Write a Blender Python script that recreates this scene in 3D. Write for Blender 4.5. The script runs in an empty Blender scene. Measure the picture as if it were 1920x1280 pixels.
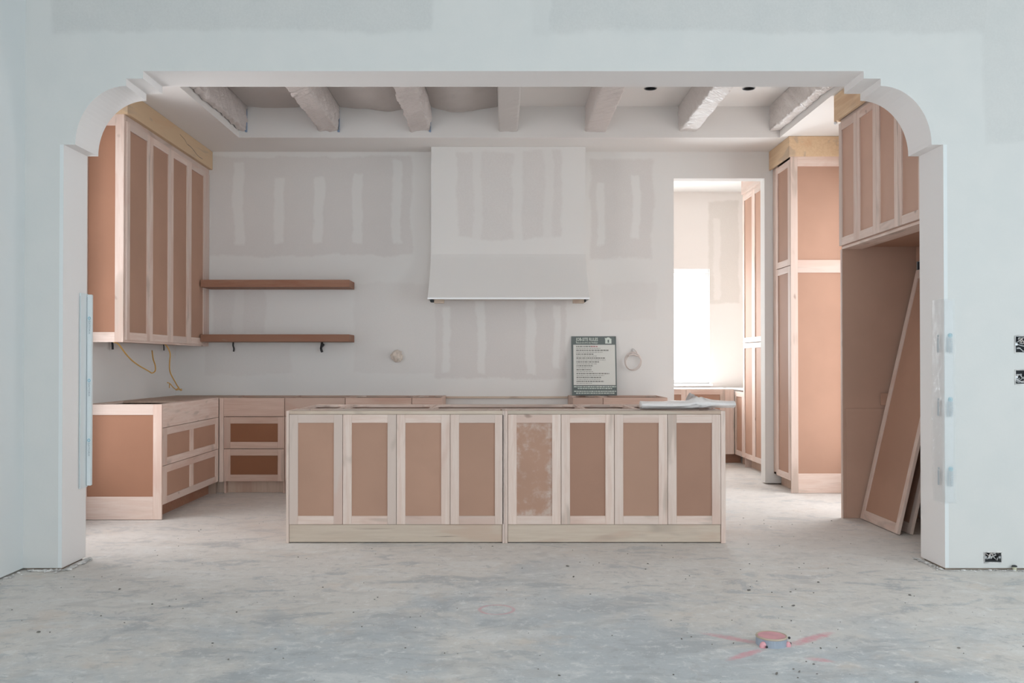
import bpy, bmesh, math, random
from mathutils import Vector, Matrix, noise as mn
from mathutils.geometry import tessellate_polygon
random.seed(7)
C = bpy.context.scene.collection
sc = bpy.context.scene
PI = math.pi

# ------------------------------------------------------------------ camera
F = 1690.0                      # focal length in pixels of the 1920 x 1280 frame
CZ = 1.206
cam = bpy.data.cameras.new('camera'); cam.sensor_width = 36.0
cam.lens = F / 1920 * 36
camo = bpy.data.objects.new('camera', cam); C.objects.link(camo)
PITCH = math.atan(16 / F)
camo.location = (0, 0, CZ)
camo.rotation_euler = (PI / 2 + PITCH, 0, 0)
cam.shift_x = 20 / 1920
cam.shift_y = (38 - 16) / 1920
cam.clip_start = 0.05
XLW = -3.29
sc.camera = camo

# ------------------------------------------------------------------ world, lights, exposure
w = bpy.data.worlds.new('sky'); sc.world = w; w.use_nodes = True
bg = w.node_tree.nodes['Background']
bg.inputs[0].default_value = (0.86, 0.93, 1.0, 1); bg.inputs[1].default_value = 2.6


def area(name, loc, rot, sx, sy, power, col):
    l = bpy.data.lights.new(name, 'AREA'); l.shape = 'RECTANGLE'; l.size = sx; l.size_y = sy
    l.energy = power; l.color = col
    o = bpy.data.objects.new(name, l); C.objects.link(o); o.location = loc; o.rotation_euler = rot
    return o


# daylight through the big windows of the living room, behind the camera
area('daylight_window_south', (0.4, -3.9, 1.55), (PI / 2, 0, 0), 5.4, 2.3, 138, (0.86, 0.94, 0.97))
area('daylight_window_east', (5.7, 1.2, 1.6), (0, PI / 2, 0), 2.2, 3.0, 72, (0.78, 0.93, 1.0))
# daylight through the tall window in the kitchen's right wall, between the cabinets
area('daylight_kitchen_window', (3.30, 7.62, 1.58), (0, PI / 2, 0), 2.5, 1.06, 20.5, (1.0, 0.985, 0.965))
# daylight through the kitchen's left window, between the arch and the cabinets
area('daylight_left_window', (XLW - 1.4, 6.22, 1.15), (0, -PI / 2, 0), 3.4, 2.8, 118, (1.0, 0.90, 0.85))
# daylight through the pantry window
area('daylight_pantry_window', (1.95, 11.36, 1.64), (-PI / 2, 0, 0), 1.3, 1.4, 70, (0.90, 0.97, 1.0))
sc.view_settings.view_transform = 'Standard'
sc.view_settings.look = 'None'
sc.view_settings.gamma = 1
sc.view_settings.use_curve_mapping = False
sc.view_settings.exposure = 0.14
sc.cycles.max_bounces = 8
sc.cycles.diffuse_bounces = 6
sc.cycles.use_denoising = True

# ------------------------------------------------------------------ material helpers


def mat(name):
    m = bpy.data.materials.new(name); m.use_nodes = True
    nt = m.node_tree
    return m, nt, nt.nodes['Principled BSDF']


class N:
    """small node-writing helper"""
    def __init__(s, nt): s.nt = nt; s.L = nt.links

    def new(s, t, **k):
        n = s.nt.nodes.new(t)
        for a, b in k.items(): setattr(n, a, b)
        return n

    def put(s, sock, v):
        if isinstance(v, bpy.types.NodeSocket): s.L.new(v, sock)
        else: sock.default_value = v

    def m(s, op, a, b=0.0, c=0.0, clamp=False):
        n = s.new('ShaderNodeMath', operation=op, use_clamp=clamp)
        s.put(n.inputs[0], a); s.put(n.inputs[1], b); s.put(n.inputs[2], c)
        return n.outputs[0]

    def pos(s):
        g = s.new('ShaderNodeNewGeometry'); return g.outputs['Position']

    def sep(s, v):
        n = s.new('ShaderNodeSeparateXYZ'); s.L.new(v, n.inputs[0]); return n.outputs

    def comb(s, x, y, z):
        n = s.new('ShaderNodeCombineXYZ')
        for i, v in enumerate((x, y, z)): s.put(n.inputs[i], v)
        return n.outputs[0]

    def noise(s, vec, scale, detail=3, rough=0.5, out='Fac', stretch=None, dist=0.0):
        if stretch:
            mp = s.new('ShaderNodeMapping'); s.L.new(vec, mp.inputs[0]); mp.inputs[3].default_value = stretch; vec = mp.outputs[0]
        n = s.new('ShaderNodeTexNoise'); s.L.new(vec, n.inputs['Vector'])
        n.inputs['Scale'].default_value = scale; n.inputs['Detail'].default_value = detail
        n.inputs['Roughness'].default_value = rough; n.inputs['Distortion'].default_value = dist
        return n.outputs[out]

    def ramp(s, f, a, b, lo=0.0, hi=1.0):
        n = s.new('ShaderNodeMapRange', interpolation_type='SMOOTHSTEP')
        s.put(n.inputs[0], f); n.inputs[1].default_value = a; n.inputs[2].default_value = b
        n.inputs[3].default_value = lo; n.inputs[4].default_value = hi
        return n.outputs[0]

    def mix(s, f, a, b, mode='MIX'):
        n = s.new('ShaderNodeMix', data_type='RGBA', blend_type=mode)
        s.put(n.inputs[0], f)
        for i, v in ((6, a), (7, b)):
            if isinstance(v, tuple): v = (*v[:3], 1)
            s.put(n.inputs[i], v)
        return n.outputs[2]

    def bump(s, h, strength, dist=0.01):
        n = s.new('ShaderNodeBump'); s.put(n.inputs['Height'], h)
        n.inputs['Strength'].default_value = strength; n.inputs['Distance'].default_value = dist
        return n.outputs[0]

    def rect(s, u, v, u0, u1, v0, v1, soft):
        """soft rectangular mask in coordinates u, v"""
        a = s.m('ABSOLUTE', s.m('SUBTRACT', u, (u0 + u1) / 2)); b = s.m('ABSOLUTE', s.m('SUBTRACT', v, (v0 + v1) / 2))
        ma = s.ramp(a, (u1 - u0) / 2 - soft, (u1 - u0) / 2 + soft, 1, 0)
        mb = s.ramp(b, (v1 - v0) / 2 - soft, (v1 - v0) / 2 + soft, 1, 0)
        return s.m('MULTIPLY', ma, mb)


def simple(name, col, rough=0.6, metal=0.0, bump=0.0, bscale=60, var=0.0, spec=0.5):
    m, nt, b = mat(name); n = N(nt)
    p = n.pos()
    if var:
        c = n.mix(n.ramp(n.noise(p, bscale * 0.2, 3), 0.3, 0.7), tuple(x * (1 - var) for x in col), tuple(min(1, x * (1 + var)) for x in col))
        nt.links.new(c, b.inputs['Base Color'])
    else: b.inputs['Base Color'].default_value = (*col, 1)
    b.inputs['Roughness'].default_value = rough; b.inputs['Metallic'].default_value = metal
    b.inputs['Specular IOR Level'].default_value = spec
    if bump: nt.links.new(n.bump(n.noise(p, bscale, 4), bump, 0.004), b.inputs['Normal'])
    return m


MUD = (0.735, 0.72, 0.70)      # joint compound
PAPER = (0.665, 0.635, 0.615)     # bare drywall paper


def drywall(name, grey=(), strips=(), horizontal='X', soft=0.018, mud=MUD, paper=PAPER, cloud=0.35):
    """taped drywall: GREY rectangles of bare paper, STRIPS of compound over the screws in them (u0,u1,z0,z1,weight)"""
    m, nt, b = mat(name); n = N(nt)
    p = n.pos(); s = n.sep(p)
    wob = n.noise(p, 2.2, 4, 0.6, 'Color')
    ws = n.sep(wob); ws2 = n.sep(n.noise(p, 13, 4, 0.7, 'Color'))
    ax = {'X': 0, 'Y': 1}[horizontal]
    u = n.m('ADD', s[ax], n.m('ADD', n.m('MULTIPLY', n.m('SUBTRACT', ws[0], 0.5), 0.12), n.m('MULTIPLY', n.m('SUBTRACT', ws2[0], 0.5), 0.035)))
    v = n.m('ADD', s[2], n.m('ADD', n.m('MULTIPLY', n.m('SUBTRACT', ws[1], 0.5), 0.14), n.m('MULTIPLY', n.m('SUBTRACT', ws2[1], 0.5), 0.045)))
    f = None
    for r in grey:
        q = n.m('MULTIPLY', n.rect(u, v, *r[:4], soft), r[4] if len(r) > 4 else 1.0)
        f = q if f is None else n.m('MAXIMUM', f, q)
    for r in strips:
        q = n.m('SUBTRACT', 1.0, n.m('MULTIPLY', n.rect(u, v, *r[:4], soft * 0.9), r[4] if len(r) > 4 else 0.8))
        f = n.m('MULTIPLY', f, q)
    cl = n.ramp(n.noise(p, 1.1, 3, 0.6), 0.5, 0.75, 0, cloud)
    f = cl if f is None else n.m('MAXIMUM', f, cl)
    fine = n.noise(p, 90, 3, 0.7)
    f2 = n.m('ADD', f, n.m('MULTIPLY', n.m('MULTIPLY', n.m('SUBTRACT', fine, 0.5), f), 1.8), clamp=True)
    col = n.mix(f2, mud, paper)
    col = n.mix(n.ramp(n.noise(p, 5, 4), 0.3, 0.7, 0, 0.10), col, (0.80, 0.74, 0.70))
    nt.links.new(col, b.inputs['Base Color'])
    b.inputs['Roughness'].default_value = 0.85; b.inputs['Specular IOR Level'].default_value = 0.25
    nt.links.new(n.bump(n.m('ADD', n.m('MULTIPLY', fine, 0.5), n.noise(p, 9, 3)), 0.12, 0.006), b.inputs['Normal'])
    return m


def maple(name, grain, dark=1.0, col=(0.74, 0.60, 0.53), col2=(0.69, 0.525, 0.45)):
    """unfinished maple, GRAIN is the axis the fibres follow"""
    m, nt, b = mat(name); n = N(nt)
    p = n.pos(); oi = n.new('ShaderNodeObjectInfo')
    rnd = oi.outputs['Random']
    off = n.comb(n.m('MULTIPLY', rnd, 37.0), n.m('MULTIPLY', rnd, 61.0), n.m('MULTIPLY', rnd, 19.0))
    ad = n.new('ShaderNodeVectorMath', operation='ADD'); nt.links.new(p, ad.inputs[0]); nt.links.new(off, ad.inputs[1])
    v = ad.outputs[0]
    st = {'X': (0.9, 16, 16), 'Y': (16, 0.9, 16), 'Z': (16, 16, 0.9)}[grain]
    st2 = {'X': (2, 9, 9), 'Y': (9, 2, 9), 'Z': (9, 9, 2)}[grain]
    g = n.noise(v, 3.0, 5, 0.6, stretch=st, dist=0.5)
    fine = n.noise(v, 14.0, 3, 0.6, stretch=st)
    c = n.mix(n.ramp(g, 0.38, 0.62), col, col2)
    c = n.mix(n.m('MULTIPLY', n.ramp(fine, 0.5, 0.75), 0.25), c, (0.52, 0.40, 0.32))
    tone = n.m('ADD', n.ramp(rnd, 0.0, 1.0, 0.0, 0.5), n.ramp(rnd, 0.80, 0.86, 0.0, 0.4))
    c = n.mix(tone, c, tuple(q * .80 for q in col))
    knot = n.noise(v, 1.0, 2, 0.5, stretch=st2, dist=0.6)
    c = n.mix(n.m('MULTIPLY', n.ramp(knot, 0.58, 0.70), 0.50 * dark), c, (0.36, 0.29, 0.24))
    fl = n.noise(v, 0.8, 3, 0.55, stretch=tuple(q * .55 for q in st2), dist=1.2)
    c = n.mix(n.ramp(fl, 0.52, 0.66, 0, 0.6), c, tuple(a_ * b_ for a_, b_ in zip(col, (.80, .68, .64))))
    eye = n.noise(v, 5.0, 1, 0.5, stretch=tuple(1 + (q - 1) * .12 for q in st2))
    c = n.mix(n.ramp(eye, 0.76, 0.82, 0, 0.7), c, (0.27, 0.18, 0.14))
    nt.links.new(c, b.inputs['Base Color'])
    b.inputs['Roughness'].default_value = 0.6; b.inputs['Specular IOR Level'].default_value = 0.3
    nt.links.new(n.bump(fine, 0.06, 0.002), b.inputs['Normal'])
    return m


def mdf(name, col=(0.455, 0.272, 0.196), dust=False, amp=0.06):
    m, nt, b = mat(name); n = N(nt)
    p = n.pos(); oi = n.new('ShaderNodeObjectInfo')
    c = n.mix(n.ramp(n.noise(p, 2.5, 3), 0.3, 0.7), tuple(x * (1 - amp) for x in col), tuple(x * (1 + amp * 0.6) for x in col))
    c = n.mix(n.m('MULTIPLY', oi.outputs['Random'], 0.45), c, tuple(q * .78 for q in col))
    if dust:
        s = n.sep(p)
        x0, x1, z0, z1 = dust
        ex = n.m('ABSOLUTE', n.m('SUBTRACT', s[0], (x0 + x1) / 2)); ez = n.m('ABSOLUTE', n.m('SUBTRACT', s[2], (z0 + z1) / 2))
        e = n.m('MAXIMUM', n.ramp(ex, (x1 - x0) * 0.28, (x1 - x0) * 0.5), n.ramp(ez, (z1 - z0) * 0.33, (z1 - z0) * 0.5))
        nn = n.noise(p, 14, 6, 0.7)
        d = n.ramp(n.m('ADD', nn, n.m('MULTIPLY', e, 0.16)), 0.50, 0.86)
        c = n.mix(n.m('MULTIPLY', d, 0.72), c, (0.60, 0.51, 0.46))
    nt.links.new(c, b.inputs['Base Color'])
    b.inputs['Roughness'].default_value = 0.7; b.inputs['Specular IOR Level'].default_value = 0.25
    return m


M = {}
M['mud'] = drywall('smooth drywall', cloud=0.25)
M['living'] = drywall('living room drywall', cloud=0.25, mud=(0.67, 0.70, 0.705), paper=(0.63, 0.65, 0.655))
M['jamb'] = drywall('skimmed lit reveal', cloud=0.1, mud=(0.80, 0.775, 0.765), paper=(0.76, 0.74, 0.73))
M['ceil'] = drywall('ceiling drywall', cloud=0.15, mud=(0.76, 0.74, 0.72))


def bx(x): return (x - 940) / 190.0


def bz(y): return CZ + (678 - y) / 190.0


def R(x0, x1, y0, y1, wgt=1.0): return (bx(x0), bx(x1), bz(y1), bz(y0), wgt)


M['back'] = drywall('back wall drywall',
    grey=[R(392, 772, 293, 478), R(400, 498, 545, 626, .7), R(385, 545, 645, 702, .5), R(664, 822, 532, 700, .45),
          R(815, 1062, 560, 710, 1.0), R(1106, 1224, 297, 482, .9), R(1128, 1232, 528, 600, .35), R(1330, 1385, 375, 540, 0)],
    strips=[R(438, 456, 303, 458), R(512, 531, 330, 456), R(588, 607, 332, 454), R(661, 680, 322, 456), R(735, 753, 300, 454),
            R(829, 843, 575, 700), R(893, 909, 560, 700), R(986, 1002, 560, 700), R(1037, 1050, 575, 690),
            R(1119, 1134, 345, 460), R(1184, 1200, 330, 448), R(438, 456, 540, 626, .6), R(511, 531, 545, 620, .4)], cloud=0.15)


def hx(x): return (x - 940) / 195.0


def hz(y): return CZ + (678 - y) / 195.0


M['hood'] = drywall('hood drywall', grey=[(hx(856), hx(1052), hz(446), hz(283), .8)],
    strips=[(hx(885), hx(902), hz(450), hz(280), .7), (hx(963), hx(981), hz(450), hz(280), .8), (hx(1020), hx(1036), hz(450), hz(280), .7)], cloud=0.1)
fx = lambda x: (x - 940) / 323.0
fz = lambda y: CZ + (678 - y) / 323.0
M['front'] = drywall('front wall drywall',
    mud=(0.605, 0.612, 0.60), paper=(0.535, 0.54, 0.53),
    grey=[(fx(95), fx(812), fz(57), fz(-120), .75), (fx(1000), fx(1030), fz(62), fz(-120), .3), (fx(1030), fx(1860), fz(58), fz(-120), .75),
          (fx(1850), fx(1990), fz(265), fz(-100), .55)], strips=[], cloud=0.12, soft=0.02)  # last patch is shading at the far upper right, painted in
M['pantry'] = drywall('pantry wall drywall', grey=[(2.60, 2.98, 1.95, 3.22, 1.0)], strips=[(2.66, 2.74, 2.0, 3.0, .7)], cloud=0.1, mud=(0.80, 0.76, 0.73), paper=(0.70, 0.66, 0.62))
M['mz'] = maple('maple upright grain', 'Z')
M['mx'] = maple('maple level grain', 'X')
M['my'] = maple('maple grain in depth', 'Y')
M['px'] = maple('poplar board level', 'X', 1.3, (0.63, 0.525, 0.43), (0.56, 0.45, 0.36))
M['py'] = maple('poplar crown board', 'Y', 1.0, (0.74, 0.54, 0.35), (0.66, 0.46, 0.29))
M['ply'] = maple('plywood sheet', 'Z', 0.5, (0.56, 0.42, 0.34), (0.50, 0.37, 0.29))
M['alcove'] = mdf('brown alcove board', (0.49, 0.315, 0.24))
M['mdf_warmlit'] = mdf('warm-lit fibreboard', (0.36, 0.18, 0.113))  # redder copy, warm light on the left end panels put into the colour
M['mdf'] = mdf('brown fibreboard')
M['mdf_lit'] = mdf('lit fibreboard', (0.58, 0.37, 0.285))  # pale copy that paints in the light on the refrigerator doors
M['mdf_dimmed'] = mdf('dimmed fibreboard', (0.36, 0.205, 0.145))  # darker copy, the dimmer right half of the island put into the colour
M['mdf_shaded'] = mdf('shaded fibreboard', (0.27, 0.115, 0.06))  # shade behind the island painted into the back drawer panels
M['mdf_dusty'] = mdf('dusty fibreboard', dust=(0.03 + .057, 0.39 - .06, .18, .80))
M['inside'] = mdf('cabinet inside', (0.40, 0.30, 0.24))
M['shelf'] = maple('reddish shelf wood', 'X', 0.2, (0.33, 0.165, 0.105), (0.29, 0.14, 0.09))
M['mz_shaded'] = maple('shaded maple upright', 'Z', 1.0, (0.62, 0.45, 0.375), (0.56, 0.39, 0.32))  # maple copy with the shade on the back cabinets put into its tone
M['mx_shaded'] = maple('shaded maple level', 'X', 1.0, (0.60, 0.43, 0.355), (0.54, 0.37, 0.30))  # level-grain partner, same shade painted in
M['black'] = simple('black rubber', (0.03, 0.03, 0.032), 0.6)
M['yellow'] = simple('yellow cable', (0.62, 0.36, 0.10), 0.5)
M['steel'] = simple('galvanised steel', (0.42, 0.43, 0.44), 0.42, 0.8, 0.2, 60)
M['dark'] = simple('box inside', (0.035, 0.038, 0.042), 0.8)
M['wire'] = simple('wire sheath', (0.62, 0.62, 0.62), 0.5)
M['plaster'] = simple('crumbled plaster', (0.58, 0.565, 0.55), 0.9, 0, 0.6, 120, 0.30)
M['debris'] = simple('dark site debris', (0.17, 0.155, 0.14), 0.9, 0, 0.5, 90, 0.3)
M['tape'] = simple('blue painter tape', (0.22, 0.31, 0.46), 0.6)
M['masking'] = simple('beige masking tape', (0.62, 0.54, 0.47), 0.6, 0, 0.5, 160, 0.15)
M['cream'] = simple('cream cable', (0.70, 0.62, 0.58), 0.5)
M['sign'] = simple('grey green sign board', (0.125, 0.150, 0.145), 0.55)
M['signpale'] = simple('sign pale field', (0.66, 0.66, 0.62), 0.6)
M['signtext'] = simple('sign pale print', (0.62, 0.68, 0.62), 0.6)
M['signdark'] = simple('sign dark print', (0.22, 0.22, 0.20), 0.6)
M['signmid'] = simple('sign light print', (0.40, 0.39, 0.37), 0.6)
M['signred'] = simple('sign red print', (0.38, 0.16, 0.17), 0.6)
M['guard_strip'] = simple('pale printed strip', (0.64, 0.65, 0.65), 0.35, 0, 0.1, 30)
M['guard'] = simple('white guard foam', (0.68, 0.725, 0.74), 0.35, 0, 0.1, 30)
M['print_blue'] = simple('blue print', (0.24, 0.50, 0.60), 0.6)
M['print_grey'] = simple('grey print', (0.42, 0.47, 0.50), 0.6)
M['paper'] = simple('white board', (0.86, 0.85, 0.84), 0.6)
M['vinyl'] = simple('white vinyl frame', (0.85, 0.86, 0.87), 0.35)
M['brown'] = simple('treated wood', (0.30, 0.24, 0.19), 0.8, 0, .3, 40, .2)
M['pink'] = simple('pink marker paint', (0.62, 0.30, 0.33), 0.55, 0, .2, 60, .1)
M['pvc'] = simple('blue grey pipe', (0.30, 0.34, 0.40), 0.4, 0, .2, 40, .15)
M['cap'] = simple('tan pipe rim', (0.46, 0.37, 0.28), 0.5)


def plastic(name, col, rough, alpha=1.0, bs=9):
    m, nt, b = mat(name); n = N(nt)
    p = n.pos()
    b.inputs['Base Color'].default_value = (*col, 1); b.inputs['Roughness'].default_value = rough
    b.inputs['Specular IOR Level'].default_value = 0.5
    if bs == 9:
        mp = n.new('ShaderNodeMapping'); nt.links.new(p, mp.inputs[0]); mp.inputs[2].default_value = (0.35, 0.5, 0.75)
        h = n.m('ADD', n.noise(mp.outputs[0], 1.0, 4, 0.6, stretch=(46, 5, 16), dist=0.6), n.noise(mp.outputs[0], 1.0, 3, 0.6, stretch=(9, 30, 9), dist=0.4))
    else: h = n.noise(p, bs, 5, 0.6, dist=1.2)
    nt.links.new(n.bump(h, 0.75 if bs == 9 else 0.35, 0.02), b.inputs['Normal'])
    if alpha < 1: b.inputs['Alpha'].default_value = alpha
    return m


M['wrap'] = plastic('milky plastic wrap', (0.66, 0.60, 0.575), 0.38)
M['wrapshine'] = plastic('shiny plastic wrap', (0.68, 0.635, 0.61), 0.40)
M['board'] = plastic('paper wrap', (0.58, 0.55, 0.53), 0.7, bs=25)
M['sheet'] = plastic('dust sheet', (0.90, 0.85, 0.82), 0.45, bs=5)
M['roll'] = plastic('grey plastic roll', (0.84, 0.80, 0.785), 0.38, bs=14)
M['film'] = plastic('clear film', (0.74, 0.78, 0.79), 0.15, 0.24, bs=30)
m, nt, b = mat('window glass'); n = N(nt)
tr = n.new('ShaderNodeBsdfTransparent'); gl = n.new('ShaderNodeBsdfGlossy'); gl.inputs['Roughness'].default_value = 0.02
mx = n.new('ShaderNodeMixShader'); mx.inputs[0].default_value = 0.06
nt.links.new(tr.outputs[0], mx.inputs[1]); nt.links.new(gl.outputs[0], mx.inputs[2])
nt.links.new(mx.outputs[0], nt.nodes['Material Output'].inputs[0]); M['glass'] = m

# concrete floor
m, nt, b = mat('dusty concrete'); n = N(nt)
p = n.pos(); s = n.sep(p)
big = n.noise(p, 0.55, 4, 0.55)
mid = n.noise(p, 1.5, 6, 0.62, dist=0.5)
# blue-grey tone in front of the island, tan to its left and beyond
bare = n.m('ADD', n.m('ADD', n.m('MULTIPLY', s[1], -0.42), n.m('MULTIPLY', n.m('ABSOLUTE', n.m('SUBTRACT', s[0], 0.3)), -0.25)), n.m('MULTIPLY', n.m('SUBTRACT', mid, 0.5), 2.6))
c = n.mix(n.ramp(bare, -2.3, -1.6), (0.655, 0.620, 0.580), (0.50, 0.525, 0.54))
c = n.mix(n.ramp(big, 0.45, 0.7, 0, 0.45), c, (0.70, 0.685, 0.665))
patch = n.noise(p, 2.6, 8, 0.70, stretch=(0.8, 1.5, 1), dist=0.8)
c = n.mix(n.ramp(patch, 0.52, 0.64, 0, 0.55), c, (0.74, 0.73, 0.715))
c = n.mix(n.ramp(patch, 0.38, 0.47, 0.7, 0), c, (0.39, 0.415, 0.43))
mott = n.noise(p, 14, 8, 0.78, dist=0.4)
c = n.mix(n.ramp(mott, 0.53, 0.64, 0, 0.55), c, (0.80, 0.79, 0.775))
c = n.mix(n.ramp(mott, 0.36, 0.46, 0.5, 0), c, (0.38, 0.385, 0.39))
rust = n.noise(p, 2.0, 5, 0.65)
c = n.mix(n.ramp(rust, 0.56, 0.70, 0, 0.40), c, (0.66, 0.55, 0.46))
scr = n.noise(p, 34, 5, 0.75, stretch=(0.8, 2.0, 1))
c = n.mix(n.ramp(scr, 0.61, 0.67, 0, 0.7), c, (0.84, 0.83, 0.81))
c = n.mix(n.ramp(scr, 0.32, 0.37, 0.6, 0), c, (0.24, 0.24, 0.24))
sw = n.noise(p, 1.6, 6, 0.6, stretch=(2.2, 3.4, 1), dist=1.0)
c = n.mix(n.ramp(sw, 0.36, 0.46, 0.35, 0), c, (0.46, 0.45, 0.44))
# drywall dust and warm bounced light painted into the kitchen side of the slab
kd = n.ramp(n.m('ADD', s[1], n.m('MULTIPLY', big, 1.6)), 5.6, 7.4, 0, 0.35)
c = n.mix(kd, c, (0.62, 0.57, 0.53))


def blob(cx, cy, ang, ln, wd, soft):
    ca, sa = math.cos(ang), math.sin(ang)
    dx = n.m('SUBTRACT', s[0], cx); dy = n.m('SUBTRACT', s[1], cy)
    a = n.m('ADD', n.m('MULTIPLY', dx, ca), n.m('MULTIPLY', dy, sa)); q = n.m('SUBTRACT', n.m('MULTIPLY', dy, ca), n.m('MULTIPLY', dx, sa))
    d = n.m('ADD', n.m('POWER', n.m('DIVIDE', n.m('ABSOLUTE', a), ln), 2), n.m('POWER', n.m('DIVIDE', n.m('ABSOLUTE', q), wd), 2))
    return n.ramp(n.m('ADD', d, n.m('MULTIPLY', n.m('SUBTRACT', scr, .5), 1.6)), -0.1, 1.15, 1.0, 0)


pk = None
for (x0, y0, x1, y1, wd, wt) in [(0.90, 4.02, 1.11, 3.87, .035, .75), (1.22, 3.84, 1.47, 4.03, .035, .9), (1.10, 3.80, 0.92, 3.66, .028, .9), (1.24, 3.68, 1.34, 3.64, .028, .7), (1.40, 3.97, 1.44, 4.0, .03, .9)]:
    q = n.m('MULTIPLY', blob((x0 + x1) / 2, (y0 + y1) / 2, math.atan2(y1 - y0, x1 - x0), math.hypot(x1 - x0, y1 - y0) * .6, wd, 0), wt)
    pk = q if pk is None else n.m('MAXIMUM', pk, q)
dx = n.m('SUBTRACT', s[0], -0.023); dy = n.m('SUBTRACT', s[1], 4.40)
rr = n.m('SQRT', n.m('ADD', n.m('MULTIPLY', dx, dx), n.m('MULTIPLY', dy, dy)))
ring = n.ramp(n.m('ABSOLUTE', n.m('SUBTRACT', rr, 0.083)), 0.002, 0.014, 1, 0)
pk = n.m('MAXIMUM', pk, n.m('MULTIPLY', ring, 0.6))
pk = n.m('MULTIPLY', pk, n.ramp(n.noise(p, 30, 4, 0.7), 0.25, 0.6, 0.35, 1))
c = n.mix(pk, c, (0.68, 0.32, 0.36))
nt.links.new(c, b.inputs['Base Color'])
nt.links.new(n.ramp(patch, 0.3, 0.7, 0.5, 0.85), b.inputs['Roughness']); b.inputs['Specular IOR Level'].default_value = 0.35
nt.links.new(n.bump(n.m('ADD', mott, n.m('MULTIPLY', scr, 0.6)), 0.25, 0.006), b.inputs['Normal'])
M['floor'] = m

# ------------------------------------------------------------------ geometry helpers


def link(name, bm, m, parent=None, base=(0, 0, 0), smooth=False):
    """BM holds world coordinates; they are stored relative to BASE (or to the parent chain's base)"""
    if parent is not None: base = parent['_b'] if '_b' in parent else (0, 0, 0)
    base = Vector(base)
    me = bpy.data.meshes.new(name)
    bmesh.ops.recalc_face_normals(bm, faces=bm.faces)
    for v in bm.verts: v.co -= base
    bm.to_mesh(me); bm.free()
    if smooth:
        for p_ in me.polygons: p_.use_smooth = True
    for k in (m if isinstance(m, (list, tuple)) else [m]): me.materials.append(k)
    o = bpy.data.objects.new(name, me); C.objects.link(o)
    if parent is not None:
        o.parent = parent
    else: o.location = base
    o['_b'] = list(base)
    return o


def box(bm, x0, x1, y0, y1, z0, z1, mi=0):
    if x0 > x1: x0, x1 = x1, x0
    if y0 > y1: y0, y1 = y1, y0
    vs = [bm.verts.new((x, y, z)) for x in (x0, x1) for y in (y0, y1) for z in (z0, z1)]
    for f in ((0, 1, 3, 2), (4, 6, 7, 5), (0, 4, 5, 1), (2, 3, 7, 6), (0, 2, 6, 4), (1, 5, 7, 3)):
        fc = bm.faces.new([vs[i] for i in f]); fc.material_index = mi


def bevel(bm, w_=0.0015, seg=1):
    bmesh.ops.recalc_face_normals(bm, faces=bm.faces)
    bmesh.ops.bevel(bm, geom=list(bm.edges), offset=w_, segments=seg, affect='EDGES', clamp_overlap=True)


def B(name, m, parent, *boxes, bev=0.0012):
    bm = bmesh.new()
    for b_ in boxes: box(bm, *b_)
    if bev: bevel(bm, bev)
    return link(name, bm, m, parent)


def tag(o, label, cat, group=None, kind=None):
    if label: o['label'] = label
    if cat: o['category'] = cat
    if group: o['group'] = group
    if kind: o['kind'] = kind
    return o


def thing(name, base, label, cat, group=None):
    o = bpy.data.objects.new(name, None); C.objects.link(o); o.location = base; o['_b'] = list(base)
    o.empty_display_size = 0.1
    return tag(o, label, cat, group)


def struct(name, bm, m, parent=None, smooth=False):
    o = link(name, bm, m, parent, smooth=smooth)
    if parent is None: o['kind'] = 'structure'
    return o


def prism(outer, holes, axis, a0, a1, bm=None, mi=0):
    """polygon with holes extruded along AXIS ('x','y','z') between a0 and a1"""
    bm = bm or bmesh.new()
    polys = [outer] + list(holes)
    def P(q, a):
        return {'x': (a, q[0], q[1]), 'y': (q[0], a, q[1]), 'z': (q[0], q[1], a)}[axis]
    flat = [q for pl in polys for q in pl]
    tris = tessellate_polygon([[Vector((q[0], q[1], 0)) for q in pl] for pl in polys])
    v0 = [bm.verts.new(P(q, a0)) for q in flat]; v1 = [bm.verts.new(P(q, a1)) for q in flat]
    for t in tris:
        try:
            bm.faces.new([v0[i] for i in t]).material_index = mi
            bm.faces.new([v1[i] for i in reversed(t)]).material_index = mi
        except ValueError: pass
    k = 0
    for pl in polys:
        L_ = len(pl)
        for i in range(L_):
            j = (i + 1) % L_
            bm.faces.new((v0[k + i], v0[k + j], v1[k + j], v1[k + i])).material_index = mi
        k += L_
    return bm


def rc(a0, a1, b0, b1): return [(a0, b0), (a1, b0), (a1, b1), (a0, b1)]


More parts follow.
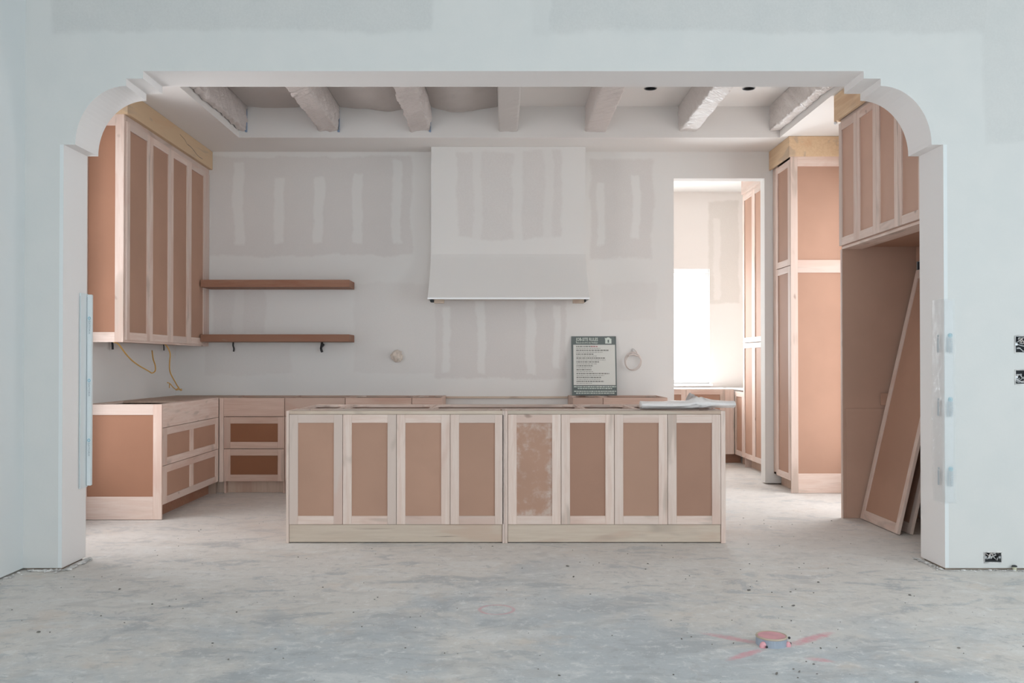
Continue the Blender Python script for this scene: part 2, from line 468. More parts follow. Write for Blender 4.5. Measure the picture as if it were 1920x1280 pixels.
def tube(bm, pts, r, seg=8, closed=False, smooth=3):
    pts = [Vector(q) for q in pts]
    if smooth:
        out = []; L_ = len(pts)
        rng = range(L_ if closed else L_ - 1)
        for i in rng:
            g = lambda k: pts[k % L_] if closed else pts[max(0, min(L_ - 1, k))]
            a, b_, c_, d = g(i - 1), g(i), g(i + 1), g(i + 2)
            for t in range(smooth + 1):
                t /= (smooth + 1)
                out.append(0.5 * ((2 * b_) + (c_ - a) * t + (2 * a - 5 * b_ + 4 * c_ - d) * t * t + (3 * b_ - a - 3 * c_ + d) * t ** 3))
        if not closed: out.append(pts[-1])
        pts = out
    rings = []; up = Vector((0.13, 0.31, 0.94)).normalized()
    for i, q in enumerate(pts):
        if closed: d = pts[(i + 1) % len(pts)] - pts[i - 1]
        else: d = pts[min(i + 1, len(pts) - 1)] - pts[max(i - 1, 0)]
        d.normalize(); a = d.cross(up)
        if a.length < 1e-3: a = d.cross(Vector((1, 0, 0)))
        a.normalize(); b_ = d.cross(a); up = -b_ if b_.dot(up) < 0 else b_
        b_ = up
        a = d.cross(b_).normalized()
        rings.append([bm.verts.new(q + r * (math.cos(2 * PI * k / seg) * a + math.sin(2 * PI * k / seg) * b_)) for k in range(seg)])
    for i in range(len(rings) if closed else len(rings) - 1):
        A, Bq = rings[i], rings[(i + 1) % len(rings)]
        for k in range(seg): bm.faces.new((A[k], A[(k + 1) % seg], Bq[(k + 1) % seg], Bq[k]))
    if not closed: bm.faces.new(rings[0]); bm.faces.new(list(reversed(rings[-1])))


def cyl(bm, cx, cy, z0, z1, r0, r1=None, seg=32, inner=None, mi=0, cap=True):
    r1 = r0 if r1 is None else r1
    a = [bm.verts.new((cx + r0 * math.cos(2 * PI * k / seg), cy + r0 * math.sin(2 * PI * k / seg), z0)) for k in range(seg)]
    b_ = [bm.verts.new((cx + r1 * math.cos(2 * PI * k / seg), cy + r1 * math.sin(2 * PI * k / seg), z1)) for k in range(seg)]
    for k in range(seg): bm.faces.new((a[k], a[(k + 1) % seg], b_[(k + 1) % seg], b_[k])).material_index = mi
    if cap: bm.faces.new(a).material_index = mi; bm.faces.new(b_).material_index = mi


# ------------------------------------------------------------------ setting
YF0, YF1 = 5.23, 5.53            # arch wall, living-room face and kitchen face
YB = 8.89                        # kitchen face of the back wall
XL, XR = -3.21, 3.22             # kitchen side walls
ZC = 3.28                        # lowered ceiling border
XLL, XLR = -2.77, 5.8            # living-room side walls
ZL = 4.0

struct('floor', prism([(XLL - .6, -4.3), (6.1, -4.3), (6.1, 11.9), (XLL - .6, 11.9)], [], 'z', -0.12, 0.0), M['floor'])

# arch opening
def arch_half():
    """from the floor up the jamb to the header, for x >= 0 measured from the centre"""
    pts = [(2.557, 0.012), (2.557, 2.468), (2.490, 2.468)]
    cx, cz, ra, rb = 2.196, 2.468, 0.294, 0.342
    for k in range(1, 19):
        t = k / 18 * PI / 2
        pts.append((cx + ra * math.cos(t), cz + rb * math.sin(t)))
    pts += [(2.196, 2.853), (2.097, 2.853), (2.097, 2.897)]
    return pts


ah = arch_half(); xc = 0.012
outline = [(XLL - 0.5, 0.012)] + [(xc - x, z) for x, z in ah] + [(xc + x, z) for x, z in reversed(ah)] + [(XLR + .2, 0.012), (XLR + .2, ZL), (XLL - 0.5, ZL)]
boxes_front = [(2.98, 3.09, 1.257, 1.357), (2.98, 3.09, 1.075, 1.160), (2.795, 2.897, 0.043, 0.105)]
wf = struct('wall_front', prism(outline, [rc(*q) for q in boxes_front], 'y', YF0, YF1), [M['front'], M['jamb']])
for p_ in wf.data.polygons:          # the reveals and the kitchen side are fully skimmed; light on them is also painted in
    if p_.normal.y > -.5: p_.material_index = 1
bm = bmesh.new(); box(bm, XLL + .01, xc - 2.557 - .012, YF0 + .02, YF1 - .02, 0, 0.0118); box(bm, xc + 2.557 + .012, XLR, YF0 + .02, YF1 - .02, 0, 0.0118)
struct('trim_1', bm, M['brown'])
# rolled light beads on the two outer jamb corners are part of the plaster: thin corner trims
bm = bmesh.new()
for x in (xc - 2.557, xc + 2.557):
    s_ = 1 if x > 0 else -1
    box(bm, x, x + s_ * 0.022, YF0 - 0.0012, YF0, 0.015, 2.468)
struct('trim_2', bm, M['living'])

# living room left wall, far room shells
struct('wall_left', prism(rc(-4.1, YF0, 0.012, ZL), [rc(-2.6, -0.4, 0.5, 2.6)], 'x', XLL - .14, XLL), M['living'])
struct('wall_right', prism(rc(-4.1, YF0, 0, ZL), [rc(-0.4, 2.8, 0.4, 2.9)], 'x', XLR, XLR + .14), M['mud'])
struct('wall_rear', prism(rc(XLL, XLR, 0, ZL), [rc(-2.4, 3.2, 0.35, 2.75)], 'y', -4.14, -4.0), M['mud'])
struct('ceiling', prism([(XLL - .14, -4.14), (XLR + .14, -4.14), (XLR + .14, YF0), (XLL - .14, YF0)], [], 'z', ZL, ZL + .1), M['ceil'])


def window(name, axis, at, a0, a1, z0, z1, wdt=0.05, mull=None, depth=0.06):
    bm = bmesh.new()
    def bb(p0, p1, q0, q1):
        if axis == 'x': box(bm, at, at + depth, p0, p1, q0, q1)
        else: box(bm, p0, p1, at, at + depth, q0, q1)
    bb(a0, a1, z0, z0 + wdt); bb(a0, a1, z1 - wdt, z1); bb(a0, a0 + wdt, z0 + wdt, z1 - wdt); bb(a1 - wdt, a1, z0 + wdt, z1 - wdt)
    for q in (mull or []): bb(q - wdt / 2, q + wdt / 2, z0 + wdt, z1 - wdt)
    bevel(bm, .003)
    fr = struct(name, bm, M['vinyl'])
    bm = bmesh.new(); e = depth / 2
    if axis == 'x': box(bm, at + e - .003, at + e + .003, a0 + wdt, a1 - wdt, z0 + wdt, z1 - wdt)
    else: box(bm, a0 + wdt, a1 - wdt, at + e - .003, at + e + .003, z0 + wdt, z1 - wdt)
    link('pane', bm, M['glass'], fr)
    return fr


window('window_1', 'y', -4.12, -2.4, 3.2, 0.35, 2.75, mull=[-0.53, 1.33])
window('window_2', 'x', XLR + .05, -0.4, 2.8, 0.4, 2.9, mull=[1.2])
window('window_3', 'x', XLL - .12, -2.6, -0.4, 0.5, 2.6)

# kitchen walls
LW = (5.70, 6.74, 0.30, 2.98)
struct('wall_left', prism(rc(YF1, YB + .14, 0, 3.9), [rc(*LW)], 'x', XL - .14, XL), M['mud'])
window('window_6', 'x', XL - .13, *LW)
KW = (7.06, 8.20, 0.12, 2.95)
struct('wall_right', prism(rc(YF1, YB + .14, 0, 3.9), [rc(*KW)], 'x', XR, XR + .14), M['mud'])
window('window_4', 'x', XR + .07, *KW)
DX0, DX1, DZ = 1.703, 2.600, 3.017
struct('wall_back', prism([(XL - .12, 0.012), (DX0, 0.012), (DX0, DZ), (DX1, DZ), (DX1, 0.012), (XR + .3, 0.012), (XR + .3, 3.9), (XL - .12, 3.9)], [], 'y', YB, YB + .14), M['back'])
# lowered ceiling border with its tray
TX0, TX1, TY1 = -2.43, 2.575, 8.325
TY0 = 5.95
CAN = [(1.290, 7.775), (2.140, 7.775)]
struct('ceiling', prism([(XL, YF1), (XR, YF1), (XR, YB), (XL, YB)], [rc(TX0, TX1, TY0, TY1)], 'z', ZC, 3.9), M['ceil'])
circ = lambda cx, cy, r, k_=28: [(cx + r * math.cos(2 * PI * k / k_), cy + r * math.sin(2 * PI * k / k_)) for k in range(k_)]
struct('ceiling', prism(rc(TX0 - .02, TX1 + .02, TY0 - .02, TY1 + .02), [circ(a, b_, .052) for a, b_ in CAN], 'z', 3.57, 3.58), M['ceil'])

# pantry behind the doorway
PY, PXR, PZ = 11.28, 3.38, 3.335
PW = (1.30, 2.607, 0.93, 2.366)
struct('wall_back', prism(rc(0.7, PXR + .1, 0, PZ + .1), [rc(*PW)], 'y', PY, PY + .14), M['pantry'])
struct('wall_right', prism(rc(YB + .14, PY, 0, PZ + .1), [], 'x', PXR, PXR + .12), M['pantry'])
struct('wall_left', prism(rc(YB + .14, PY, 0, PZ + .1), [], 'x', 0.72, 0.84), M['pantry'])
struct('ceiling', prism(rc(0.84, PXR, YB + .14, PY), [], 'z', PZ, PZ + .08), M['ceil'])
window('window_5', 'y', PY + .04, *PW)
bm = bmesh.new(); box(bm, PW[0] - .03, PW[1] + .03, PY - .05, PY + .04, PW[2] - .025, PW[2]); bevel(bm, .004); struct('trim_3', bm, M['vinyl'])

# ------------------------------------------------------------------ framed fronts
class Fr:
    """front plane: origin O on the floor, U unit vector along the width, NN unit vector out of the face"""
    def __init__(s, o, u, nn): s.o, s.u, s.n = Vector(o), Vector(u), Vector(nn)

    def box(s, bm, u0, u1, z0, z1, n0, n1):
        a = s.o + s.u * u0 + s.n * n0; b_ = s.o + s.u * u1 + s.n * n1
        box(bm, min(a.x, b_.x), max(a.x, b_.x), min(a.y, b_.y), max(a.y, b_.y), z0, z1)

    def lvl(s): return M['mx'] if abs(s.u.x) > .5 else M['my']


def piece(name, fr, m, parent, u0, u1, z0, z1, n0, n1, bev=0.0012):
    bm = bmesh.new(); fr.box(bm, u0, u1, z0, z1, n0, n1)
    if bev: bevel(bm, bev)
    return link(name, bm, m, parent)


def front(name, fr, parent, u0, u1, z0, z1, st=0.057, rl=0.057, th=0.020, mids=(), panel=None, rb=None, label=None, n0=0.0, stl=None):
    """shaker front: the fibreboard panel is the part, its stiles and rails are sub-parts"""
    rb = rb or rl
    d = piece(name, fr, panel or M['mdf'], parent, u0 + st * .7, u1 - st * .7, z0 + rb * .7, z1 - rl * .7, n0 + 0.002, n0 + th - .009, 0)
    if label: d['label'] = label
    piece('stile', fr, M['mz'], d, u0, u0 + (stl or st), z0, z1, n0, n0 + th)
    piece('stile', fr, M['mz'], d, u1 - st, u1, z0, z1, n0, n0 + th)
    for q in mids: piece('stile', fr, M['mz'], d, q - st * .55, q + st * .55, z0 + rb, z1 - rl, n0, n0 + th - .0004)
    piece('rail', fr, fr.lvl(), d, u0 + (stl or st), u1 - st, z0, z0 + rb, n0, n0 + th - .0004)
    piece('rail', fr, fr.lvl(), d, u0 + (stl or st), u1 - st, z1 - rl, z1, n0, n0 + th - .0004)
    return d


G = 0.003
# ------------------------------------------------------------------ island, front row
def island_front(x0, x1, left_end, right_end, label, dusty):
    y0, y1 = 6.024, 6.305
    t = thing('island_cabinet', ((x0 + x1) / 2, (y0 + y1) / 2, 0), label, 'cabinet')
    T = 0.879
    fr = Fr((x0, y0, 0), (1, 0, 0), (0, -1, 0)); W = x1 - x0
    B('side_panel', M['mz'], t, (x0, x0 + .018, y0 - .020, y1, 0, T)); B('side_panel', M['mz'], t, (x1 - (.03 if right_end else .016), x1, y0 - .020, y1, 0, T))
    bm = bmesh.new(); box(bm, x0 + .018, x1 - .03, y1 - .012, y1, .1, T); box(bm, x0 + .018, x1 - .03, y0 + .02, y1 - .012, .11, .128)
    box(bm, x0 + .018, x1 - .03, y0 + .02, y1 - .02, .5, .518)
    link('carcass', bm, M['inside'], t)
    B('top_rail', M['px'], t, (x0 + .018, x1 - (.03 if right_end else .016), y0 - .018, y0 + .022, .857, T), (x0 + .018, x1 - .03, y0 - .002, y0 + .016, .80, .857))
    B('stretcher', M['mx'], t, (x0 + .018, x1 - .03, y1 - .05, y1 - .012, T - .018, T - .001))
    B('toe_board', M['px'], t, (x0 + .02, x1 - (.032 if right_end else .0175), y0 - .012, y0 + .008, 0.006, .122))
    if left_end:
        for (a_, e_, zz, h_) in ((-.99, -.70, .094, .0022), (-.47, -.27, .044, .0026)):
            q = prism([(a_, zz), ((a_ + e_) / 2, zz - h_), (e_, zz + .001), ((a_ + e_) / 2 + .03, zz + h_)], [], 'y', y0 - .0124, y0 - .0115)
            link('wood_split', q, M['brown'], t)
    for (cx, sg) in ((x0 + .018, 1), (x1 - .03, -1)):
        bm = prism([(cx, y1 - .012), (cx + sg * .11, y1 - .012), (cx, y0 + .06)], [], 'z', T - .018, T - .002)
        link('corner_block', bm, M['mx'], t)
    a = x0 + .019; e = x1 - (.0305 if right_end else .006); dw = (e - a) / 4
    for k in range(4):
        dz = dusty and k == 0
        front('door', fr, t, a - x0 + k * dw + G / 2, a - x0 + (k + 1) * dw - G / 2, .125, .855,
              panel=M['mdf_dusty'] if dz else (M['mdf_dimmed'] if dusty and k in (1, 3) else None), label='door panel smeared with pale plaster dust' if dz else None, st=.058, rl=.056)
    return t


island_front(-1.432, 0.0225, True, False, 'low maple island cabinet with four shaker doors, front left half of the island', False)
island_front(0.0235, 1.492, False, True, 'low maple island cabinet with dusty first door, front right half of the island', True)


def open_unit(name, x0, x1, y0, y1, label, cat='cabinet', group=None, facing=1, split=None, blocks=True, T=.876, drawers=True, end_left=False, end_right=False):
    """open-topped base unit, FACING +1 looks away from the camera (+y), -1 looks at the camera (-y)"""
    t = thing(name, ((x0 + x1) / 2, (y0 + y1) / 2, 0), label, cat, group)
    fy = y1 if facing > 0 else y0; ry = y0 if facing > 0 else y1; s_ = facing
    lo, hi = min(fy, ry), max(fy, ry)
    B('side_panel', M['mz'], t, (x0 + .0005, x0 + .017, lo, hi, 0, T)); B('side_panel', M['mz'], t, (x1 - .017, x1 - .0005, lo, hi, 0, T))
    bm = bmesh.new(); box(bm, x0 + .017, x1 - .017, ry, ry - s_ * -.006, .1, T - .02) ; box(bm, x0 + .017, x1 - .017, lo + .007, hi - .022, .11, .126)
    box(bm, x0 + .017, x1 - .017, lo + .007, hi - .03, .48, .495)
    link('carcass', bm, M['inside'], t)
    B('top_rail', M['mx'], t, (x0 + .017, x1 - .017, fy - s_ * .045, fy - s_ * .001, T - .02, T - .001))
    B('back_rail', M['mx'], t, (x0 + .017, x1 - .017, ry + s_ * .001, ry + s_ * .035, T - .02, T - .001))
    if blocks:
        for (cx, sg) in ((x0 + .017, 1), (x1 - .017, -1)):
            for (cy, sy) in ((fy - s_ * .045, -s_), (ry + s_ * .035, s_)):
                bm = prism([(cx, cy), (cx + sg * .09, cy), (cx, cy + sy * .09)], [], 'z', T - .016, T - .003)
                link('corner_block', bm, M['my'], t)
    tk = fy - s_ * .075
    B('toe_kick', M['ply'], t, (x0 + .017, x1 - .017, tk, tk + s_ * .014, 0, .108))
    fr = Fr((x0 if facing < 0 else x1, fy, 0), (1 if facing < 0 else -1, 0, 0), (0, s_, 0)); W = x1 - x0
    sl = piece('drawer', fr, M['mx'], t, G / 2, W - G / 2, .706, T - .001, 0, .02); sl['label'] = 'flat slab drawer front'
    if drawers:
        front('drawer', fr, t, G / 2, W - G / 2, .412, .700, rl=.060, st=.06, panel=M['mdf_shaded']); front('drawer', fr, t, G / 2, W - G / 2, .112, .407, rl=.060, st=.06, panel=M['mdf_shaded'])
    elif W > .5:
        front('door', fr, t, G / 2, W / 2 - G / 2, .112, .700); front('door', fr, t, W / 2 + G / 2, W - G / 2, .112, .700)
    else: front('door', fr, t, G / 2, W - G / 2, .112, .700)
    return t


ibl = ['narrow open-topped base cabinet at the back left end of the island',
       'open-topped base cabinet second from left behind the island doors',
       'widest open-topped base cabinet, back middle of the island',
       'narrow open-topped base cabinet beside the plastic roll, back of the island',
       'open-topped base cabinet under the plastic roll, back right of the island']
xs = [-1.430, -1.15, -0.50, 0.58, 0.945, 1.490]
for k in range(5):
    open_unit('island_cabinet', xs[k] + .001, xs[k + 1] - .001, 6.31, 7.0, ibl[k], facing=1, drawers=False, group='back row of island cabinets')

# ------------------------------------------------------------------ base cabinets along the back wall
YC = 8.285
bl = ['maple base cabinet with three drawers in the left corner of the back wall',
      'maple base cabinet second from the left corner along the back wall',
      'wide maple base cabinet third from the left corner along the back wall',
      'narrow maple base cabinet left of the empty range gap',
      'narrow maple base cabinet under the job-site rules sign',
      'maple base cabinet left of the bright doorway']
keep = M['mz'], M['mx']; M['mz'], M['mx'] = M['mz_shaded'], M['mx_shaded']
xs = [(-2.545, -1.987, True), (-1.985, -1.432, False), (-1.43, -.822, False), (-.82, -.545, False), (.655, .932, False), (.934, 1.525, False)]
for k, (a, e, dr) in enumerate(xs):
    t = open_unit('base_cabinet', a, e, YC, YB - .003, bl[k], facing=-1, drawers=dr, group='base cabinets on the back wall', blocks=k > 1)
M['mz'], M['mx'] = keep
tag(B('ledger_strip', M['px'], None, (-.543, .653, YB - .022, YB - .001, .846, .866)), 'thin wooden ledger strip fixed to wall across the range gap', 'batten')

# ------------------------------------------------------------------ left base run
t = thing('drawer_cabinet', (-2.9, 7.6, 0), 'maple base cabinet with two-panel drawers on the left wall', 'cabinet')
x1, y0, y1 = -2.61, 6.90, 8.262
fr = Fr((x1, y0, 0), (0, 1, 0), (1, 0, 0)); T = .880
bm = bmesh.new(); box(bm, XL + .003, x1, y0 + .002, y0 + .018, .0, T - .01); box(bm, XL + .003, x1, y1 - .017, y1, .0, T - .01); box(bm, XL + .003, XL + .012, y0 + .018, y1 - .017, .1, T - .02)
box(bm, XL + .012, x1 - .01, y0 + .018, y1 - .017, .1, .12); box(bm, XL + .012, x1 - .03, y0 + .018, y1 - .017, .68, .69)
link('carcass', bm, M['inside'], t)
B('top_rail', M['my'], t, (x1 - .05, x1 - .001, y0 + .018, y1 - .017, T - .02, T - .002)); B('back_rail', M['my'], t, (XL + .003, XL + .05, y0 + .018, y1 - .017, T - .02, T - .002))
B('stretcher', M['mx'], t, (XL + .05, x1 - .05, y0 + .018, y0 + .10, T - .02, T - .002)); B('stretcher', M['ply'], t, (XL + .05, x1 - .05, 7.55, y1 - .017, T - .02, T - .002))
B('toe_kick', M['shelf'], t, (x1 - .08, x1 - .066, y0 + .018, y1, 0, .105))
pf = Fr((XL + .003, y0, 0), (1, 0, 0), (0, -1, 0)); W = x1 + .02 - (XL + .003)
d = front('end_panel', pf, t, 0, W, 0.003, T, panel=M['mdf_warmlit'], st=.066, rl=.080, rb=.174, stl=.044)
sl = piece('drawer', fr, M['my'], t, G, y1 - y0 - G / 2, .701, T - .002, 0, .02); sl['label'] = 'flat slab drawer front'
md = (y1 - y0) * .482
front('drawer', fr, t, G, y1 - y0 - G / 2, .410, .697, mids=[md], rl=.055, st=.075, stl=.09)
front('drawer', fr, t, G, y1 - y0 - G / 2, .112, .406, mids=[md], rl=.055, st=.075, stl=.09)
t = thing('corner_filler', (-2.57, 8.27, 0), 'narrow wooden filler strip in corner between left and back base cabinets', 'filler strip')
B('filler_post', M['mz'], t, (-2.588, -2.547, 8.272, 8.288, .105, .872)); B('toe_kick', M['ply'], t, (-2.672, -2.547, 8.34, 8.355, 0, .105))
tag(B('blind_corner_board', M['ply'], None, (XL + .01, -2.55, 8.30, YB - .005, .862, .876)), 'plywood square over the blind corner behind left base cabinet', 'panel')
tag(B('corner_carcass', M['inside'], None, (XL + .01, -2.69, 8.37, 8.40, 0, .86), (XL + .01, XL + .03, 8.40, YB - .01, 0, .86), (-2.72, -2.69, 8.40, YB - .02, 0, .86)), 'hidden blind corner box beneath the plywood corner square', 'cabinet')

# ------------------------------------------------------------------ upper left cabinet
t = thing('wall_cabinet', (-3.05, 7.8, 1.356), 'tall maple wall cabinet with four shaker doors under left crown board', 'cabinet')
x1, y0, y1 = -2.89, 6.90, 8.742
Z0, Z1 = 1.356, 3.11
bm = bmesh.new(); box(bm, XL + .002, x1, y0, YB - .004, Z0 + .012, Z0 + .03); box(bm, XL + .002, x1, y0, y0 + .016, Z0 + .03, Z1); box(bm, XL + .002, x1, YB - .02, YB - .004, Z0 + .03, Z1); box(bm, XL + .002, x1, y0, YB - .004, Z1 - .02, Z1 - .001)
link('carcass', bm, M['mdf'], t)
fr = Fr((x1, y0, 0), (0, 1, 0), (1, 0, 0))
B('bottom_rail', M['my'], t, (x1 - .02, x1 + .004, y0, YB - .004, Z0, Z0 + .04))
B('top_rail', M['my'], t, (x1 - .02, x1 + .004, y0, YB - .004, Z1 - .06, Z1))
B('filler', M['mz'], t, (x1 - .02, x1 + .008, y1 + .002, YB - .004, Z0 + .04, Z1 - .06))
pf = Fr((XL + .002, y0, 0), (1, 0, 0), (0, -1, 0)); W = x1 + .003 - (XL + .002)
front('end_panel', pf, t, 0, W, Z0, Z1, panel=M['mdf_warmlit'], st=.066, rl=.095, rb=.077, stl=.044)
dw = (y1 - y0 - .0) / 4
for k in range(4): front('door', fr, t, k * dw + G / 2, (k + 1) * dw - G / 2, 1.373, 3.052, st=.058, rl=.060)
B('crown_board', M['py'], t, (x1 - .01, x1 + .038, y0 - .04, YB - .004, 3.10, ZC - .002), (XL + .002, x1 - .01, y0 - .04, y0 - .02, 3.10, ZC - .002))

bm = bmesh.new(); cf = x1 + .0385
tube(bm, [(cf, 7.98, 3.222), (cf, 8.10, 3.205), (cf, 8.16, 3.180), (cf, 8.22, 3.178)], .0028, 5, False, 2); tube(bm, [(cf, 8.18, 3.182), (cf, 8.30, 3.172), (cf, 8.44, 3.142), (cf, 8.58, 3.138)], .0036, 5, False, 2)
o = link('wood_split', bm, M['brown'], t); o['label'] = 'dark split in the crown board'
# floating shelves
for k, (z, lab) in enumerate([(1.918, 'upper reddish floating shelf on the back wall'), (1.397, 'lower reddish floating shelf above two black stubs')]):
    o = B('wall_shelf', M['shelf'], None, (-2.868, -1.450, 8.585, YB - .001, z, z + .070), bev=.002)
    tag(o, lab, 'shelf', 'floating shelves')
# ------------------------------------------------------------------ range hood
t = thing('range_hood', (.067, 8.75, 1.80), 'plastered range hood with flared lower edge above the empty range gap', 'range hood')
bm = bmesh.new()
prof = []
for k in range(15):
    q = k / 14; prof.append((2.243 - q * (2.243 - 1.806), 8.672 - .25 * q ** 1.18, .744 + .012 * q ** 1.6))
prof = [(ZC - .001, 8.672, .744)] + prof
rows = []
for z, y, hw in prof:
    rows.append([bm.verts.new(q) for q in ((.067 - hw, YB - .001, z), (.067 - hw, y, z), (.067 + hw, y, z), (.067 + hw, YB - .001, z))])
for a, b_ in zip(rows, rows[1:]):
    for k in range(3): bm.faces.new((a[k], a[k + 1], b_[k + 1], b_[k]))
    bm.faces.new((a[3], a[0], b_[0], b_[3]))
bm.faces.new(rows[0]); bm.faces.new(rows[-1])
link('plaster_body', bm, M['hood'], t)
B('corner_bead', M['vinyl'], t, (.067 - .758, .067 + .758, 8.416, 8.427, 1.790, 1.807), (.067 - .758, .067 - .748, 8.427, YB - .06, 1.790, 1.807), (.067 + .748, .067 + .758, 8.427, YB - .06, 1.790, 1.807))
B('support_block', M['px'], t, (-.637, -.545, 8.52, 8.60, 1.762, 1.806)); B('support_block', M['px'], t, (.680, .785, 8.52, 8.60, 1.762, 1.806))
B('metal_edge', M['dark'], t, (-.672, -.640, 8.50, 8.62, 1.772, 1.806), (.788, .80, 8.50, 8.62, 1.772, 1.806))

# ------------------------------------------------------------------ tall cabinet at right of the doorway
t = thing('tall_cabinet', (2.95, 8.55, 0), 'full-height maple cabinet right of the doorway with sunlit brown end', 'cabinet')
x0, y0, y1 = 2.682, 8.300, 8.735
bm = bmesh.new(); box(bm, x0, XR - .003, y0, y0 + .016, .0, 3.27); box(bm, x0, XR - .003, YB - .02, YB - .004, .11, 3.27); box(bm, x0, XR - .003, y0 + .016, YB - .02, 3.25, 3.27); box(bm, x0, XR - .003, y0 + .016, YB - .02, .11, .13)
box(bm, x0, x0 + .016, y1 + .001, YB - .02, .11, 3.25)
link('carcass', bm, M['mz'], t)
fr = Fr((x0, y0, 0), (0, 1, 0), (-1, 0, 0))
front('door', fr, t, .004, y1 - y0, 2.098, 3.075, st=.062, rl=.06); front('door', fr, t, .004, y1 - y0, .112, 2.092, st=.062, rl=.06)
pf = Fr((x0 - .02, y0, 0), (1, 0, 0), (0, -1, 0)); W = XR - .003 - x0 + .02
d = front('end_panel', pf, t, 0, W, 0.002, 3.10, st=.064, rl=.095, rb=.178)
piece('rail', pf, M['mx'], d, .064, W - .064, 2.025, 2.143, 0, .0196)
B('toe_kick', M['ply'], t, (x0 + .07, x0 + .085, y0 + .016, YB - .02, 0, .11))
B('crown_board', M['py'], t, (x0 - .038, XR - .003, y0 - .038, y0 - .021, 3.094, ZC - .002), (x0 - .038, x0 - .020, y0 - .021, YB - .004, 3.094, ZC - .002))

# ------------------------------------------------------------------ refrigerator surround
t = thing('refrigerator_surround', (2.93, 6.28, 0), 'maple refrigerator surround with four upper doors over an open brown alcove', 'cabinet')
x0, y0, y1 = 2.640, 5.60, 6.985
B('side_panel', M['alcove'], t, (x0, XR - .003, y1 - .018, y1, 0, 3.12)); B('side_panel', M['ply'], t, (x0, XR - .003, y0 - .02, y0 - .002, 0, 3.12))
B('edge_strip', M['mz'], t, (x0 - .010, x0 - .0005, y1 - .02, y1 + .002, 0, 2.075))
B('wainscot_board', M['alcove'], t, (x0 + .02, XR - .004, y1 - .026, y1 - .0185, 0.001, .846))
B('cleat', M['mdf'], t, (2.925, 3.20, y1 - .042, y1 - .0265, .872, .966))
bm = bmesh.new(); box(bm, x0, XR - .003, y0, y1 - .018, 2.096, 2.112); box(bm, XR - .02, XR - .003, y0, y1 - .018, 2.112, 3.12); box(bm, x0, XR - .003, y0, y1 - .018, 3.10, 3.12)
link('carcass', bm, M['mdf'], t)
B('bottom_rail', M['my'], t, (x0 - .004, 2.79, y0, y1 - .018, 2.076, 2.095))
B('back_panel', M['mdf'], t, (XR - .012, XR - .002, y0, y1 - .018, 1.98, 2.095))
fr = Fr((x0, y1, 0), (0, -1, 0), (-1, 0, 0)); dw = (y1 - y0) / 4
for k in range(4): front('door', fr, t, k * dw + G / 2, (k + 1) * dw - G / 2, 2.102, 3.050, st=.055, rl=.060, panel=M['mdf_lit'])
B('top_rail', M['my'], t, (x0 - .004, x0 + .015, y0, y1, 3.052, 3.10))
B('crown_board', M['py'], t, (x0 - .045, x0 - .018, y0 - .02, y1 + .03, 3.075, ZC - .002), (x0 - .018, XR - .004, y1 + .012, y1 + .03, 3.075, ZC - .002))
# dark wall box in the alcove
t = thing('outlet_box', (XR, 6.90, 1.95), 'small dark wall box high inside the refrigerator alcove', 'outlet box')
B('box_shell', M['dark'], t, (XR - .010, XR - .001, 6.86, 6.95, 1.88, 1.975))
B('metal_rim', M['steel'], t, (XR - .012, XR - .001, 6.852, 6.86, 1.875, 1.979), (XR - .012, XR - .001, 6.95, 6.956, 1.875, 1.979))


def leaning(xb, yb0, yb1, h, ang, label):
    t = thing('loose_door', (xb, (yb0 + yb1) / 2, .0), label, 'door', 'loose doors in the refrigerator alcove')
    base = t['_b']; t['_b'] = [0, 0, 0]
    hw = (yb1 - yb0) / 2
    fr = Fr((0, hw, 0), (0, -1, 0), (-1, 0, 0))
    d = front('panel', fr, t, 0, 2 * hw, 0, h, st=.052, rl=.07, th=.022)
    t.rotation_euler = (0, ang, 0); t.location.z = .022 * math.sin(ang) * 0 + .001
    return t


leaning(2.778, 6.29, 6.94, 1.955, math.radians(13), 'long loose shaker door leaning in front inside the refrigerator alcove')
leaning(2.868, 6.29, 6.93, 1.46, math.radians(13), 'second loose shaker door leaning behind the long one')

# ------------------------------------------------------------------ pantry cabinets
t = thing('pantry_cabinet', (3.08, 9.7, 0), 'full-height maple cabinet seen through the doorway, right side', 'cabinet')
x0, y1 = 2.79, 10.33; y0 = 9.05
bm = bmesh.new(); box(bm, x0, PXR - .003, y1 - .016, y1, 0, 3.3); box(bm, x0, PXR - .003, y0, y0 + .016, 0, 3.3); box(bm, x0, PXR - .003, y0 + .016, y1 - .016, .11, .13); box(bm, x0, PXR - .003, y0 + .016, y1 - .016, 3.10, 3.12)
link('carcass', bm, M['mz'], t)
fr = Fr((x0, y1, 0), (0, -1, 0), (-1, 0, 0)); dw = (y1 - y0) / 3
for k in range(3):
    front('door', fr, t, k * dw + G / 2, (k + 1) * dw - G / 2, 1.422, 3.10); front('door', fr, t, k * dw + G / 2, (k + 1) * dw - G / 2, .112, 1.416)
B('crown_board', M['my'], t, (x0 - .036, x0 - .019, y0, y1, 3.12, PZ - .002), (x0 - .019, x0, y0, y1, 3.102, PZ - .002))
B('toe_kick', M['ply'], t, (x0 + .07, x0 + .085, y0 + .016, y1 - .016, 0, .11))
t = thing('pantry_cabinet', (3.08, 10.5, 0), 'low maple cabinet beyond the tall one in the pantry corner', 'cabinet')
bm = bmesh.new(); box(bm, x0, PXR - .003, y1 + .002, 10.70, .11, .855); link('carcass', bm, M['mz'], t)
fr = Fr((x0, 10.70, 0), (0, -1, 0), (-1, 0, 0)); front('door', fr, t, .002, .365, .112, .855)
B('toe_kick', M['ply'], t, (x0 + .07, x0 + .085, y1, 10.70, 0, .11))
t = thing('pantry_cabinet', (1.8, 11.0, 0), 'low maple cabinet under the bright pantry window', 'cabinet')
